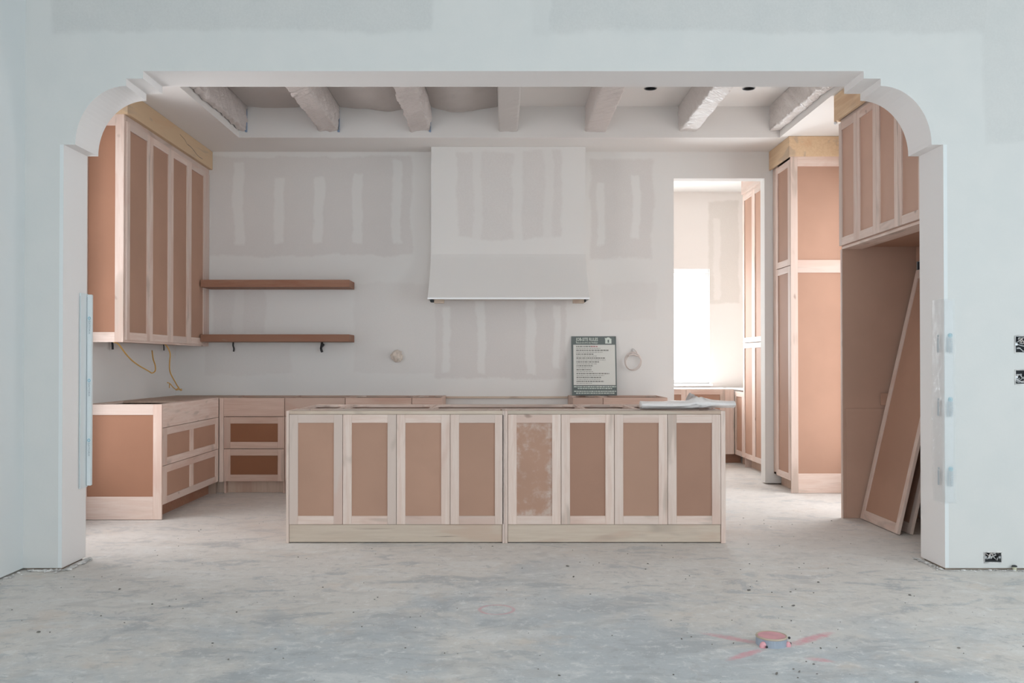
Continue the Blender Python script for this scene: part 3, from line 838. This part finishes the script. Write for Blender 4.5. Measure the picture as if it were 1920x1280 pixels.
fy = 10.72
bm = bmesh.new(); box(bm, .90, 2.66, fy, PY - .004, .11, .876); link('carcass', bm, M['mz'], t)
fr = Fr((0, fy, 0), (1, 0, 0), (0, -1, 0))
for a, e in ((2.193, 2.652), (1.73, 2.190), (1.27, 1.727)): front('door', fr, t, a, e, .112, .874, st=.055)
B('filler', M['mz'], t, (2.655, 2.765, fy - .012, fy, .11, .874))
B('toe_kick', M['shelf'], t, (.92, 2.86, fy + .06, fy + .075, 0, .11))
tag(B('cover_board', M['paper'], None, (1.0, 2.745, 10.72, PY - .055, .8775, .885), (2.78, PXR - .01, 10.34, PY - .1, .877, .885)), 'white cover board lying on the low pantry cabinets', 'board')

# ------------------------------------------------------------------ wrapped ceiling beams
def beam(xa, xb, label, amp, m, seed, ztop=3.57, zb=3.335, tape=False):
    t = thing('ceiling_beam', ((xa + xb) / 2, 7.2, 3.45), label, 'beam', 'wrapped ceiling beams')
    B('timber', M['px'], t, (xa + amp * 1.7, xb - amp * 1.7, 5.97, TY1 - .003, zb + .02 + amp, ztop - .001), bev=.004)
    path = []
    r = .018
    hgt = ztop - zb - .002
    for k in range(9): path.append((xa, ztop - .002 - k / 8 * (hgt - r)))
    for k in range(1, 4): a = k / 4 * PI / 2; path.append((xa + r - r * math.cos(a), zb + r - r * math.sin(a)))
    nb = 10
    for k in range(nb + 1): path.append((xa + r + (xb - xa - 2 * r) * k / nb, zb))
    for k in range(1, 4): a = k / 4 * PI / 2; path.append((xb - r + r * math.sin(a), zb + r - r * math.cos(a)))
    for k in range(9): path.append((xb, zb + r + k / 8 * (hgt - r)))
    bm = bmesh.new(); ny = 120; rows = []
    cx, cz = (xa + xb) / 2, (zb + ztop) / 2
    for j in range(ny + 1):
        y = 5.97 + (TY1 - .002 - 5.97) * j / ny; row = []
        L_ = 0; px_, pz_ = path[0]
        for (x, z) in path:
            L_ += math.hypot(x - px_, z - pz_); px_, pz_ = x, z
            a = y * 7.0 + L_ * 9.0
            w1 = abs(mn.noise(Vector((a * 1.3 + seed, (y - L_ * 1.3) * 2.2, seed)))) * 1.6
            w2 = mn.noise(Vector((y * 2.1, L_ * 5 + seed, seed * 3.1)))
            w3 = abs(mn.noise(Vector((a * 3.1 + seed, (y - L_) * 5.2, seed + 9)))) * .7
            dsp = amp * 1.35 * (w1 - 0.35 + .7 * w2 + w3 - .15)
            zfix = min(1, (ztop - z) / .03)
            nx, nz = (x - cx), (z - cz); 
            if abs(z - zb) < r * .5: nx, nz = 0, -1
            elif abs(x - xa) < 1e-6: nx, nz = -1, 0
            elif abs(x - xb) < 1e-6: nx, nz = 1, 0
            l_ = math.hypot(nx, nz) or 1
            row.append(bm.verts.new((x + nx / l_ * dsp * zfix, y, z + nz / l_ * dsp * zfix)))
        rows.append(row)
    for a, b_ in zip(rows, rows[1:]):
        for k in range(len(path) - 1): bm.faces.new((a[k], a[k + 1], b_[k + 1], b_[k]))
    link('plastic_wrap', bm, m, t, smooth=True)
    if tape:
        B('tape_strip', M['tape'], t, (xb + .001, xb + .004, TY1 - .022, TY1 - .004, zb + .01, ztop - .03), (xb - .012, xb + .004, TY1 - .03, TY1 - .004, zb - .006, zb + .008), bev=0)
    return t


beam(-2.425, -2.355, 'plastic-wrapped ceiling beam against the left edge of the tray', .016, M['wrap'], 1.3, tape=True)
beam(-1.685, -1.500, 'wrinkled plastic-wrapped ceiling beam, second from the left', .014, M['wrap'], 4.1, tape=True)
beam(-.837, -.655, 'wrinkled plastic-wrapped ceiling beam, third from the left', .016, M['wrap'], 7.7, tape=True)
beam(-.025, .153, 'smooth paper-wrapped ceiling beam in the middle of the tray', .004, M['board'], 2.2)
beam(.775, .970, 'lightly creased wrapped ceiling beam right of the middle one', .006, M['wrap'], 5.9)
beam(1.640, 1.812, 'shiny plastic-wrapped ceiling beam between the two recessed lights', .008, M['wrapshine'], 9.4)
beam(2.480, 2.570, 'bunched plastic-wrapped ceiling beam against the right edge of the tray', .013, M['wrapshine'], 12.6)


def sheet(xa, xb, sag, label, seed, y0=6.3, skew=0.0):
    bm = bmesh.new(); nu, nv = 36, 40; rows = []
    for j in range(nv + 1):
        v = j / nv; y = y0 + (TY1 - .012 - y0) * v; row = []
        for i in range(nu + 1):
            u = i / nu; x = xa + (xb - xa) * u
            bell = math.sin(PI * u) ** .8 if 0 < u < 1 else 0
            z = 3.562 - sag * bell * (.75 + .5 * math.sin(PI * min(1, v * 1.0) + .6) + skew * (u - .5))
            rip = mn.noise(Vector((x * 3 + seed, y * 5 + bell * 2, seed))) + .5 * abs(mn.noise(Vector((x * 9, y * 4 + x * 5, seed))))
            z -= .022 * rip * bell
            row.append(bm.verts.new((x, y, min(z, 3.566))))
        rows.append(row)
    for a, b_ in zip(rows, rows[1:]):
        for i in range(nu): bm.faces.new((a[i], a[i + 1], b_[i + 1], b_[i]))
    geo = bmesh.ops.solidify(bm, geom=list(bm.faces), thickness=.0015)
    o = link('dust_sheet', bm, M['sheet'], None, base=((xa + xb) / 2, 7.3, 3.5), smooth=True)
    return tag(o, label, 'plastic sheet', 'plastic sheets between the beams')


sheet(-2.345, -1.70, .012, 'nearly flat plastic sheet between first and second ceiling beam', 1.0, skew=.5)
sheet(-1.49, -.85, .075, 'sagging plastic sheet between second and third ceiling beam', 3.0, skew=.8)
sheet(-.645, -.04, .085, 'deeply sagging plastic sheet left of the smooth middle beam', 6.0, skew=-.5)

for k, (a, b_) in enumerate(CAN):
    t = thing('recessed_light', (a, b_, 3.57), ['dark recessed light opening left of the shiny wrapped beam', 'dark recessed light opening right of the shiny wrapped beam'][k], 'recessed light', 'recessed ceiling lights')
    bm = bmesh.new(); cyl(bm, a, b_, 3.572, 3.66, .051, seg=28); 
    bmesh.ops.delete(bm, geom=[f for f in bm.faces if len(f.verts) > 4 and f.calc_center_median().z < 3.6], context='FACES_ONLY')
    link('housing', bm, M['dark'], t, smooth=False)
    bm = bmesh.new(); tube(bm, [(a + .053 * math.cos(q * PI / 8), b_ + .053 * math.sin(q * PI / 8), 3.568) for q in range(16)], .0035, 6, True, 1); link('rim', bm, M['steel'], t, smooth=True)

# small junction ball at the top of the refrigerator surround
t = thing('ceiling_sensor', (2.60, 6.99, 3.05), 'tiny white knob at top corner of the refrigerator surround', 'knob')
bm = bmesh.new(); bmesh.ops.create_uvsphere(bm, u_segments=16, v_segments=10, radius=.014, matrix=Matrix.Translation((2.603, 7.0, 3.062))); link('knob_body', bm, M['vinyl'], t, smooth=True)

# ------------------------------------------------------------------ sign
sx0, sx1, sy, sz0, sz1 = .690, 1.130, 8.80, .878, 1.463
t = thing('rules_sign', ((sx0 + sx1) / 2, 8.80, .878), 'grey-green job-site rules sign propped against wall on a base cabinet', 'sign')
t['_b'] = [0, 0, 0]
W, H = sx1 - sx0, sz1 - sz0
K = W / 860.0                     # crop pixels of the sign


def su(px): return (px - 125) * K - W / 2


def sv(py): return H - (py - 75) * (H / 1145.0)


B('board', M['sign'], t, (-W / 2, W / 2, 0, .006, 0, H), bev=.0008)
B('pale_field', M['signpale'], t, (su(160), su(962), -.0012, -.0002, sv(1022), sv(240)), bev=0)


def text(s_, x, z, size, m, parent, y=-.0025, sxw=1.0, rot=None, align='LEFT'):
    cu = bpy.data.curves.new('lettering', 'FONT'); cu.body = s_; cu.size = size; cu.extrude = .0004; cu.offset = size * .018; cu.align_x = align; cu.resolution_u = 2
    o = bpy.data.objects.new('lettering', cu); C.objects.link(o)
    dg = bpy.context.evaluated_depsgraph_get(); me = bpy.data.meshes.new_from_object(o.evaluated_get(dg))
    C.objects.unlink(o); bpy.data.objects.remove(o)
    me.materials.clear(); me.materials.append(m)
    me.transform(Matrix.Diagonal((sxw, 1, 1, 1)))
    ob = bpy.data.objects.new('lettering', me); C.objects.link(ob); ob.parent = parent
    ob.location = (x, y, z); ob.rotation_euler = rot or (PI / 2, 0, 0)
    return ob


def fit(ob, width):
    xs_ = [v.co.x for v in ob.data.vertices]; f = width / (max(xs_) - min(xs_))
    ob.data.transform(Matrix.Diagonal((f, 1, 1, 1)))


fit(text('JOB-SITE RULES', su(215), sv(167), .046, M['signtext'], t), su(640) - su(215))
fit(text('REGLAS DE SITIO DE TRABAJO', su(213), sv(215), .019, M['signtext'], t), su(630) - su(213))
# small house emblem
bm = prism([(su(775), sv(218)), (su(895), sv(218)), (su(895), sv(125)), (su(870), sv(118)), (su(865), sv(105)), (su(835), sv(95)), (su(800), sv(105)), (su(795), sv(118)), (su(768), sv(100)), (su(775), sv(150))],
           [[(su(822), sv(200)), (su(848), sv(200)), (su(848), sv(150)), (su(835), sv(138)), (su(822), sv(150))]], 'y', -.0022, -.0002)
o = link('house_emblem', bm, M['signtext'], None); o.parent = t
ends = [625, 690, 840, 720, 545, 610, 765, 775, 650, 605, 530, 515, 500, 545, 855, 745, 685, 680, 735, 515]
rnd = random.Random(3)
bmd, bml, bmr, bmf = bmesh.new(), bmesh.new(), bmesh.new(), bmesh.new()
def dashes(bm_, x0_, x1_, yc, hh):
    x = x0_
    while x < x1_ - 6:
        w_ = min(rnd.uniform(14, 55), x1_ - x); box(bm_, su(x), su(x + w_), -.0024, -.0011, sv(yc + hh), sv(yc - hh)); x += w_ + rnd.uniform(7, 11)
for k, e in enumerate(ends):
    yc = 274 + k * 37.5
    if k % 2 == 0:
        if k == 0: dashes(bmd, 215, 490, yc, 10); dashes(bmr, 495, e, yc, 10)
        else: dashes(bmd, 215, e, yc, 10)
    else: dashes(bml, 215, e, yc, 7)
for yc, a, e in ((1052, 165, 970), (1087, 235, 905), (1140, 165, 970), (1176, 205, 935)): dashes(bmf, a, e, yc, 9)
for nm, b2, mm in (('rule_line', bmd, 'signdark'), ('rule_line', bml, 'signmid'), ('red_line', bmr, 'signred'), ('footer_line', bmf, 'signtext')):
    o = link(nm, b2, M[mm], None); o.parent = t; o['kind'] = 'stuff'
    if nm == 'footer_line':
        for v in o.data.vertices: v.co.y += .001
t.rotation_euler = (-math.radians(7.5), 0, 0)
t.location = ((sx0 + sx1) / 2, 8.805, .877)

# ------------------------------------------------------------------ cables, stubs, tape wad, coil
def cable(name, pts, r, m, label, cat, parts=None):
    bm = bmesh.new(); tube(bm, pts, r, 8, False, 4)
    o = link(name, bm, m, None, base=pts[0], smooth=True); return tag(o, label, cat)


def wp(x, y, d):                        # point at depth d
    return ((x - 940) / F * d, d, CZ + (678 - y) / F * d)


def wl(x, y, off=.012):                 # point on the left kitchen wall
    X = XL + off; d = X * F / (x - 940); return (X, d, CZ + (678 - y) / F * d)


cable('yellow_cable', [wp(213, 641, 6.97), wp(222, 645, 7.02), wp(235, 662, 7.15), wp(247, 675, 7.3), wp(262, 686, 7.45), wp(278, 695, 7.6), wp(285, 699, 7.66), wp(291, 695, 7.7), wp(291, 685, 7.75), wp(287, 672, 7.8), wp(285, 657, 7.85)], .0055, M['yellow'], 'yellow cable looping below the near end of the left wall cabinet', 'cable')
bm = bmesh.new()
tube(bm, [wp(309, 645, 7.95), wp(315, 652, 7.98), wp(319, 664, 8.0), wp(318, 680, 8.03), wp(319, 697, 8.1), wp(328, 715, 8.2), wp(335, 727, 8.3)], .0055, 8, False, 4)
tube(bm, [wp(334, 724, 8.3), wp(338, 731, 8.3), wp(341, 731, 8.32)], .005); tube(bm, [wp(335, 727, 8.3), wp(331, 730, 8.28), wp(325, 726, 8.2), wp(319, 719, 8.15), wp(314, 717, 8.1)], .0045); tube(bm, [wp(318, 719, 8.15), wp(318, 727, 8.16)], .004)
tube(bm, [wp(335, 727, 8.3), wp(330, 731, 8.28), wp(341, 729, 8.27)], .004)
tag(link('yellow_cable', bm, M['yellow'], None, base=wp(309, 645, 7.95), smooth=True), 'yellow cable with frayed end hanging near the kitchen corner', 'cable')
for (x, y0_, y1_, dd, rr_, lab) in [(208.5, 643, 655, None, .009, 'short black stub under the near end of left wall cabinet'), (305, 646, 657, None, .006, 'short grey stub under the far half of left wall cabinet'),
                                  (438, 641, 659, 8.86, .008, 'thin black cable end below the lower shelf, left'), (604, 641, 660, 8.86, .012, 'thick crumpled black cable end below the lower shelf, right')]:
    if dd is None:
        a, b_ = wl(x, y0_ - 8, .02), wl(x, y1_, .02)
        pts = [a, ((a[0] + b_[0]) / 2 + .01, (a[1] + b_[1]) / 2, (a[2] + b_[2]) / 2), (b_[0] + .012, a[1], b_[2])]
    else: pts = [wp(x, y0_ - 3, dd), wp(x - 1, (y0_ + y1_) / 2 - 3, dd - .02), wp(x + (-2 if rr_ > .01 else .5), (y0_ + y1_) / 2 + 3, dd - .01), wp(x, y1_, dd - .01)]
    bm = bmesh.new(); tube(bm, pts, rr_, 8, False, 3)
    if rr_ > .01: tube(bm, [wp(x - 2, y0_ + 3, dd - .03), wp(x + 3, y0_ + 5, dd - .02), wp(x - 2, y0_ + 10, dd - .03)], .009)
    tag(link('cable_stub', bm, M['black'], None, base=pts[0], smooth=True), lab, 'cable')
# masking tape wad
cx, cy, cz = wp(744, 667, 8.86)
bm = bmesh.new(); bmesh.ops.create_icosphere(bm, subdivisions=4, radius=.05)
for v in bm.verts:
    q = v.co.copy(); k = 1 + .35 * mn.noise(q * 22) + .35 * abs(mn.noise(q * 45 + Vector((3, 1, 2))))
    v.co = Vector((q.x * k * 1.05, q.y * k * .55, q.z * k * 1.1)) ; v.co.x += max(0, v.co.z) * .25
    v.co += Vector((cx, YB - .028, cz)); v.co.y = min(v.co.y, YB - .0005)
t = tag(link('tape_wad', bm, M['masking'], None, base=(cx, YB, cz)), 'crumpled beige tape wad stuck to the back wall', 'tape')
# cable coil
t = thing('cable_coil', wp(1188, 660, 8.88), 'pale thin cable coil hanging on wall right of the rules sign', 'cable')
c0 = Vector(wp(1187, 677, 8.87))
for k in range(3):
    bm = bmesh.new(); rx, rz = .084 - .007 * k, .092 - .006 * k
    tube(bm, [(c0.x + rx * math.cos(q * PI / 10) + .007 * k * math.sin(q * PI / 10 * 1), 8.874 - .007 * k + .003 * math.sin(q), c0.z + rz * math.sin(q * PI / 10)) for q in range(20)], .0030, 6, True, 2)
    link('loop', bm, M['cream'], t, smooth=True)
bm = bmesh.new(); tube(bm, [wp(1188, 657, 8.888), wp(1192, 657, 8.87), wp(1196, 664, 8.86), wp(1200, 672, 8.865)], .004); tube(bm, [wp(1178, 667, 8.86), wp(1186, 664, 8.85), wp(1196, 667, 8.86)], .007); link('cable_end', bm, M['cream'], t, smooth=True)
bm = bmesh.new(); bmesh.ops.create_uvsphere(bm, u_segments=12, v_segments=8, radius=.016, matrix=Matrix.Translation((c0.x + .003, YB - .004, c0.z + .11))); link('wall_plug', bm, M['plaster'], t, smooth=True)

# ------------------------------------------------------------------ plastic roll on the island
bm = bmesh.new()
t = thing('plastic_roll', (1.2, 6.35, .879), 'grey plastic sheeting folded into a roll on right end of island', 'plastic sheet')
nu, ns = 90, 28; rows = []
for i in range(nu + 1):
    u = i / nu; x = .955 + u * .64
    hump = math.exp(-((u - .62) / .09) ** 2)
    row = []
    for k in range(ns):
        a = 2 * PI * k / ns
        ry, rz = .062 + .012 * math.sin(u * 9), .0265
        y = 6.20 + ry * math.cos(a); z = .9075 + rz * math.sin(a)
        q = Vector((x * 6, math.cos(a) * 1.5, math.sin(a) * 1.5))
        k2 = .010 * mn.noise(q) + hump * .020 * mn.noise(q * 3)
        if math.sin(a) > 0: z += hump * .022 * math.sin(a) * (1 + .8 * mn.noise(q * 2.3)) + k2
        y += k2 + hump * .02 * math.cos(a)
        if u > .55: z += .009 * math.sin(min(1, (u - .55) / .3) * PI * .6)
        row.append(bm.verts.new((x, y, max(.8805, z))))
    rows.append(row)
for a, b_ in zip(rows, rows[1:]):
    for k in range(ns): bm.faces.new((a[k], a[(k + 1) % ns], b_[(k + 1) % ns], b_[k]))
bm.faces.new(rows[0]); bm.faces.new(rows[-1])
link('roll_body', bm, M['roll'], t, smooth=True)
bm = bmesh.new(); nu = 40; nv = 40
g_ = []
for i in range(nu + 1):
    row = []
    for j in range(nv + 1):
        u, v = i / nu, j / nv
        x = 1.24 + .25 * u; y = 6.26 + .40 * v
        hgt = .056 * math.exp(-(((u - .50) / .24) ** 2 + ((v - .35) / .28) ** 2)) + .012 * math.exp(-((v - .25) / .3) ** 2)
        q = Vector((u * 4, v * 4, 2.0)); nn_ = mn.noise(q * 1.2) * .020 + (abs(mn.noise(q * 2.2)) - .15) * .04
        e = min(1, 5 * min(u, 1 - u, v + .1, 1 - v))
        row.append(bm.verts.new((x + .02 * mn.noise(q), y + .03 * mn.noise(q + Vector((5, 5, 5))), .882 + max(0, (hgt + nn_ * (.35 + hgt * 14)) * e))))
    g_.append(row)
for i in range(nu):
    for j in range(nv): bm.faces.new((g_[i][j], g_[i + 1][j], g_[i + 1][j + 1], g_[i][j + 1]))
bmesh.ops.solidify(bm, geom=list(bm.faces), thickness=.0012)
link('crumpled_fold', bm, M['roll'], t, smooth=True)

# ------------------------------------------------------------------ corner guards
def guard_print(t, rot, mk, zs, K_=1.0):
    for z in zs:
        bm = bmesh.new(); n_ = 20
        mk_ = mk(z)
        o = text('GATORX', *mk_['txt'], M['print_grey'], t, y=mk_['y'], rot=rot)
        o = text('Ⓔ' if False else 'e', *mk_['e'], M['print_blue'], t, y=mk_['y'], rot=rot)


# right jamb: clear film sleeve with print, wrapping the front corner
xj = xc + 2.557
t = thing('corner_guard', (xj, YF0, .386), 'clear printed plastic sleeve wrapped round the right jamb corner', 'corner guard')
z0, z1 = .386, 1.571
def crinkled(bm, pts, z0, z1, amp, seed, nz=110):
    rows = []
    for j in range(nz + 1):
        z = z0 + (z1 - z0) * j / nz; row = []
        for k, (x, y, nx, ny) in enumerate(pts):
            d = amp * (abs(mn.noise(Vector((k * .35 + seed, z * 9 + k * .5, seed)))) + .5 * mn.noise(Vector((k * .2, z * 30, seed)))) * 1.4
            row.append(bm.verts.new((x + nx * d, y + ny * d, z)))
        rows.append(row)
    for a, b_ in zip(rows, rows[1:]):
        for k in range(len(pts) - 1): bm.faces.new((a[k], a[k + 1], b_[k + 1], b_[k]))
bm = bmesh.new(); pts = []
for k in range(9): pts.append((xj - .008, YF0 + .125 - .125 * k / 8, -1, 0))
for k in range(9): pts.append((xj - .004 + .066 * k / 8, YF0 - .006, 0, -1))
crinkled(bm, pts, z0, z1, .006, 3.3)
link('film_sleeve', bm, M['film'], t, smooth=True)
B('foam_strip', M['guard_strip'], t, (xj + .001, xj + .052, YF0 - .0035, YF0 - .0005, z0 + .006, z1 - .01), bev=.001)
bp = Vector(t['_b'])
for z in (1.345, .975, .573):
    for (face, xx, yy, rot, sc_) in (('front', xj + .028, YF0 - .0125, (PI / 2, PI / 2, 0), 1.0),):
        o = text('GATORX', xx - .002 - bp.x, z - bp.z, .024, M['print_grey'], t, y=yy - bp.y, rot=rot); fit(o, .088)
        o = text('e', xx - .0035 - bp.x, z + .0195 - bp.z, .022, M['print_blue'], t, y=yy - bp.y, rot=rot)
        bm = bmesh.new(); tube(bm, [(xx + .002 + .0115 * math.cos(q * PI / 8), yy, z + .0135 + .0115 * math.sin(q * PI / 8)) for q in range(16)], .0012, 5, True, 1); link('logo_ring', bm, M['print_blue'], t)
        bm = bmesh.new()
        for q in range(2): box(bm, xx - .017 + q * .006, xx - .0145 + q * .006, yy, yy + .001, z - .085, z)
        link('small_print', bm, M['print_grey'], t)
    bm = bmesh.new(); box(bm, xj - .0165, xj - .0155, YF0 + .03, YF0 + .05, z - .085, z); box(bm, xj - .0165, xj - .0155, YF0 + .028, YF0 + .046, z + .004, z + .018); link('side_print', bm, M['print_grey'], t)
# left jamb: white foam angle on the kitchen-side corner
xj = xc - 2.557
t = thing('corner_guard', (xj, YF1, .44), 'white foam corner guard standing on the left jamb edge', 'corner guard')
z0, z1 = .440, 1.622
bm = bmesh.new(); box(bm, xj + .0005, xj + .010, YF1 - .10, YF1 + .004, z0, z1); box(bm, xj + .010, xj + .038, YF1 - .02, YF1 + .004, z0 + .01, z1 - .005); bevel(bm, .003, 2)
link('foam_angle', bm, M['guard'], t)
bm = bmesh.new(); box(bm, xj + .012, xj + .0135, YF1 - .0225, YF1 - .0205, z0 + .01, z1 - .02); box(bm, xj + .006, xj + .0075, YF1 - .103, YF1 - .1005, z0 + .01, z1 - .02); link('edge_crease', bm, M['print_grey'], t)
bp = Vector(t['_b'])
for z in (1.46, 1.08, .715):
    o = text('GATORX', xj + .021 - bp.x, z - bp.z, .016, M['print_grey'], t, y=YF1 - .0215 - bp.y, rot=(PI / 2, PI / 2, 0)); fit(o, .085)
    bm = bmesh.new(); tube(bm, [(xj + .026 + .007 * math.cos(q * PI / 8), YF1 - .0215, z + .012 + .008 * math.sin(q * PI / 8)) for q in range(16)], .002, 5, True, 1); link('logo_ring', bm, M['print_blue'], t)

# ------------------------------------------------------------------ outlet boxes in the front wall
rb_ = random.Random(5)
labs = ['upper metal outlet box stuffed with wires at right picture edge', 'lower of two metal outlet boxes at the right picture edge', 'metal outlet box low on the right wall just above the floor']
for k, (a0, a1, c0_, c1_) in enumerate(boxes_front):
    t = thing('outlet_box', ((a0 + a1) / 2, YF0, (c0_ + c1_) / 2), labs[k], 'outlet box', 'wall outlet boxes')
    th = .004; d1 = YF0 + .055; e = .0015
    B('box_shell', M['steel'], t, (a0 + e, a1 - e, YF0 - .002, d1, c0_ + e, c0_ + th), (a0 + e, a1 - e, YF0 - .002, d1, c1_ - th, c1_ - e), (a0 + e, a0 + th, YF0 - .002, d1, c0_ + th, c1_ - th), (a1 - th, a1 - e, YF0 - .002, d1, c0_ + th, c1_ - th), bev=0)
    B('box_back', M['dark'], t, (a0 + th, a1 - th, d1 - .003, d1, c0_ + th, c1_ - th), bev=0)
    bm = bmesh.new(); n_ = 44; lp = []
    for q in range(n_):
        u = q / n_ * 4; s_ = int(u); f = u - s_
        P4 = [(a0, c0_), (a1, c0_), (a1, c1_), (a0, c1_)]; A_, B_ = P4[s_], P4[(s_ + 1) % 4]
        lp.append((A_[0] + (B_[0] - A_[0]) * f + rb_.uniform(-.0015, .0015), YF0 - .0015, A_[1] + (B_[1] - A_[1]) * f + rb_.uniform(-.0015, .0015)))
    tube(bm, lp, .0033, 5, True, 0); link('plaster_rim', bm, M['plaster'], t)
    zc_ = (c0_ + c1_) / 2
    B('mounting_tab', M['steel'], t, (a0 + th, a0 + .018, YF0, YF0 + .003, zc_ - .007, zc_ + .007)); B('mounting_tab', M['steel'], t, (a1 - .018, a1 - th, YF0, YF0 + .003, zc_ - .007, zc_ + .007))
    for q in range(7):
        pts = []; xx = rb_.uniform(a0 + .025, a1 - .03); zz = rb_.uniform(c0_ + .015, c1_ - .015)
        for s_ in range(6):
            pts.append((min(a1 - .012, max(a0 + .014, xx)), YF0 + .012 + rb_.uniform(0, .028), min(c1_ - .011, max(c0_ + .011, zz))))
            xx += rb_.uniform(-.02, .03); zz += rb_.uniform(-.022, .022)
        bm = bmesh.new(); tube(bm, pts, .0026, 6, False, 3); link('wire', bm, [M['wire'], M['steel'], M['cream']][q % 3] if q % 3 != 1 else M['wire'], t, smooth=True)
# bolt in the bottom plate gap
t = thing('anchor_bolt', (2.96, YF0 - .02, 0), 'small pale bolt with dark washer at foot of right wall', 'bolt')
bm = bmesh.new(); cyl(bm, 2.962, YF0 - .016, 0, .024, .011, seg=14); link('shank', bm, simple('yellowish bolt', (.55, .54, .40), .5), t)
bm = bmesh.new(); cyl(bm, 2.962, YF0 - .016, .024, .031, .0155, .012, seg=14); link('washer', bm, M['dark'], t)

# ------------------------------------------------------------------ pipe stub in the floor
px_, py_ = 1.155, 3.865
t = thing('floor_pipe', (px_, py_, 0), 'short capped drain pipe stub with pink top in the floor', 'pipe')
bm = bmesh.new(); cyl(bm, px_, py_, -.01, .034, .066, .064, 40); link('pipe_wall', bm, M['pvc'], t)
bm = bmesh.new(); tube(bm, [(px_ + .062 * math.cos(q * PI / 12), py_ + .062 * math.sin(q * PI / 12), .0345) for q in range(24)], .0045, 6, True, 1); link('rim', bm, M['cap'], t, smooth=True)
bm = bmesh.new(); cyl(bm, px_, py_, .033, .037, .059, .057, 36); link('pink_cap', bm, M['pink'], t)
for (dx_, dy_, h_) in ((-.050, -.048, .022), (.060, -.034, .018)):
    bm = bmesh.new(); bmesh.ops.create_icosphere(bm, subdivisions=2, radius=h_ * .9, matrix=Matrix.Translation((px_ + dx_, py_ + dy_, .004)) @ Matrix.Diagonal((.8, .6, 1.1, 1)))
    link('mortar_lump', bm, M['pink'], t)
bm = bmesh.new()
for (dx_, dy_, z_) in ((.072, -.012, .03), (.070, -.030, .012), (-.040, -.066, .008)): bmesh.ops.create_icosphere(bm, subdivisions=1, radius=.006, matrix=Matrix.Translation((px_ + dx_, py_ + dy_, z_)))
link('tar_spot', bm, M['black'], t)

# ------------------------------------------------------------------ crumbs and site debris
def crumbs(name, m, pts, label, cat):
    bm = bmesh.new(); r_ = random.Random(len(pts))
    for (x, y, s_) in pts:
        mt = Matrix.Translation((x, y, s_ * .25)) @ Matrix.Rotation(r_.uniform(0, 6), 4, 'Z') @ Matrix.Diagonal((s_ * r_.uniform(.6, 1.6), s_ * r_.uniform(.4, .9), s_ * .5, 1))
        bmesh.ops.create_icosphere(bm, subdivisions=1, radius=.5, matrix=mt)
    for v in bm.verts: v.co += Vector((r_.uniform(-1, 1), r_.uniform(-1, 1), 0)) * .0012; v.co.z = max(.0003, v.co.z)
    return tag(link(name, bm, m, None), label, cat, kind='stuff')


r_ = random.Random(11)
jl, jr = xc - 2.557, xc + 2.557
def heap(x0, y0, x1, y1, n_, smin, smax, sx, sy, label):
    """crumbs along a wall foot, always thrown to the room side (sx, sy)"""
    out = []
    for q in range(n_):
        t_ = r_.random(); s_ = r_.uniform(smin, smax) if r_.random() < .3 else r_.uniform(smin, (smin + smax) / 2)
        d = abs(r_.gauss(0, .016)) + s_ * .8
        out.append((x0 + (x1 - x0) * t_ + sx * d, y0 + (y1 - y0) * t_ + sy * d, s_))
    crumbs('plaster_crumbs', M['plaster'], out, label, 'crumbs')
heap(XLL + .04, YF0, jl, YF0, 150, .008, .032, 0, -1, 'plaster crumbs at the foot of wall left of the arch')
heap(jl, YF0 - .02, jl, YF1, 200, .009, .036, 1, 0, 'plaster crumbs along the foot of the left jamb')
heap(jr, YF0 - .01, jr, YF1, 110, .008, .030, -1, 0, 'plaster crumbs along the foot of the right jamb')
heap(jr + .01, YF0, 3.3, YF0, 110, .006, .022, 0, -1, 'plaster crumbs at the foot of wall right of the arch')
heap(XLL, 3.4, XLL, YF0 - .05, 170, .008, .028, 1, 0, 'plaster crumbs along the foot of the far left wall')
pts = []
for (x, y) in [(287, 1132), (226, 1104), (430, 1235), (445, 1147), (75, 1184), (1403, 1106), (1446, 1110), (1481, 1109), (1533, 1091), (1465, 1137), (1486, 1135), (1482, 1163), (1374, 1205), (1537, 1214), (1522, 1204), (1567, 1213), (1510, 1239), (1524, 1244), (1486, 1253), (1455, 1262), (1497, 1258), (1494, 1269), (1716, 1278), (1292, 1079), (1277, 1197), (1704, 1115), (1075, 1081), (1064, 1061), (1295, 1193), (560, 1044), (1240, 1022), (1558, 976), (1795, 1214)]:
    if y > 1279: continue
    s_ = (y - 678) / CZ; pts.append(((x - 940) / s_, F / s_, r_.uniform(.009, .017)))
for q in range(260):
    y = r_.uniform(2.9, 7.0) ; x = r_.uniform(-2.4, 2.4)
    if y > 5.9 and abs(x) < 1.6: continue
    pts.append((x, y, r_.uniform(.003, .010)))
crumbs('site_debris', M['debris'], pts, 'small dark specks of debris scattered over the concrete floor', 'debris')
for o in bpy.data.objects:
    if '_b' in o: del o['_b']
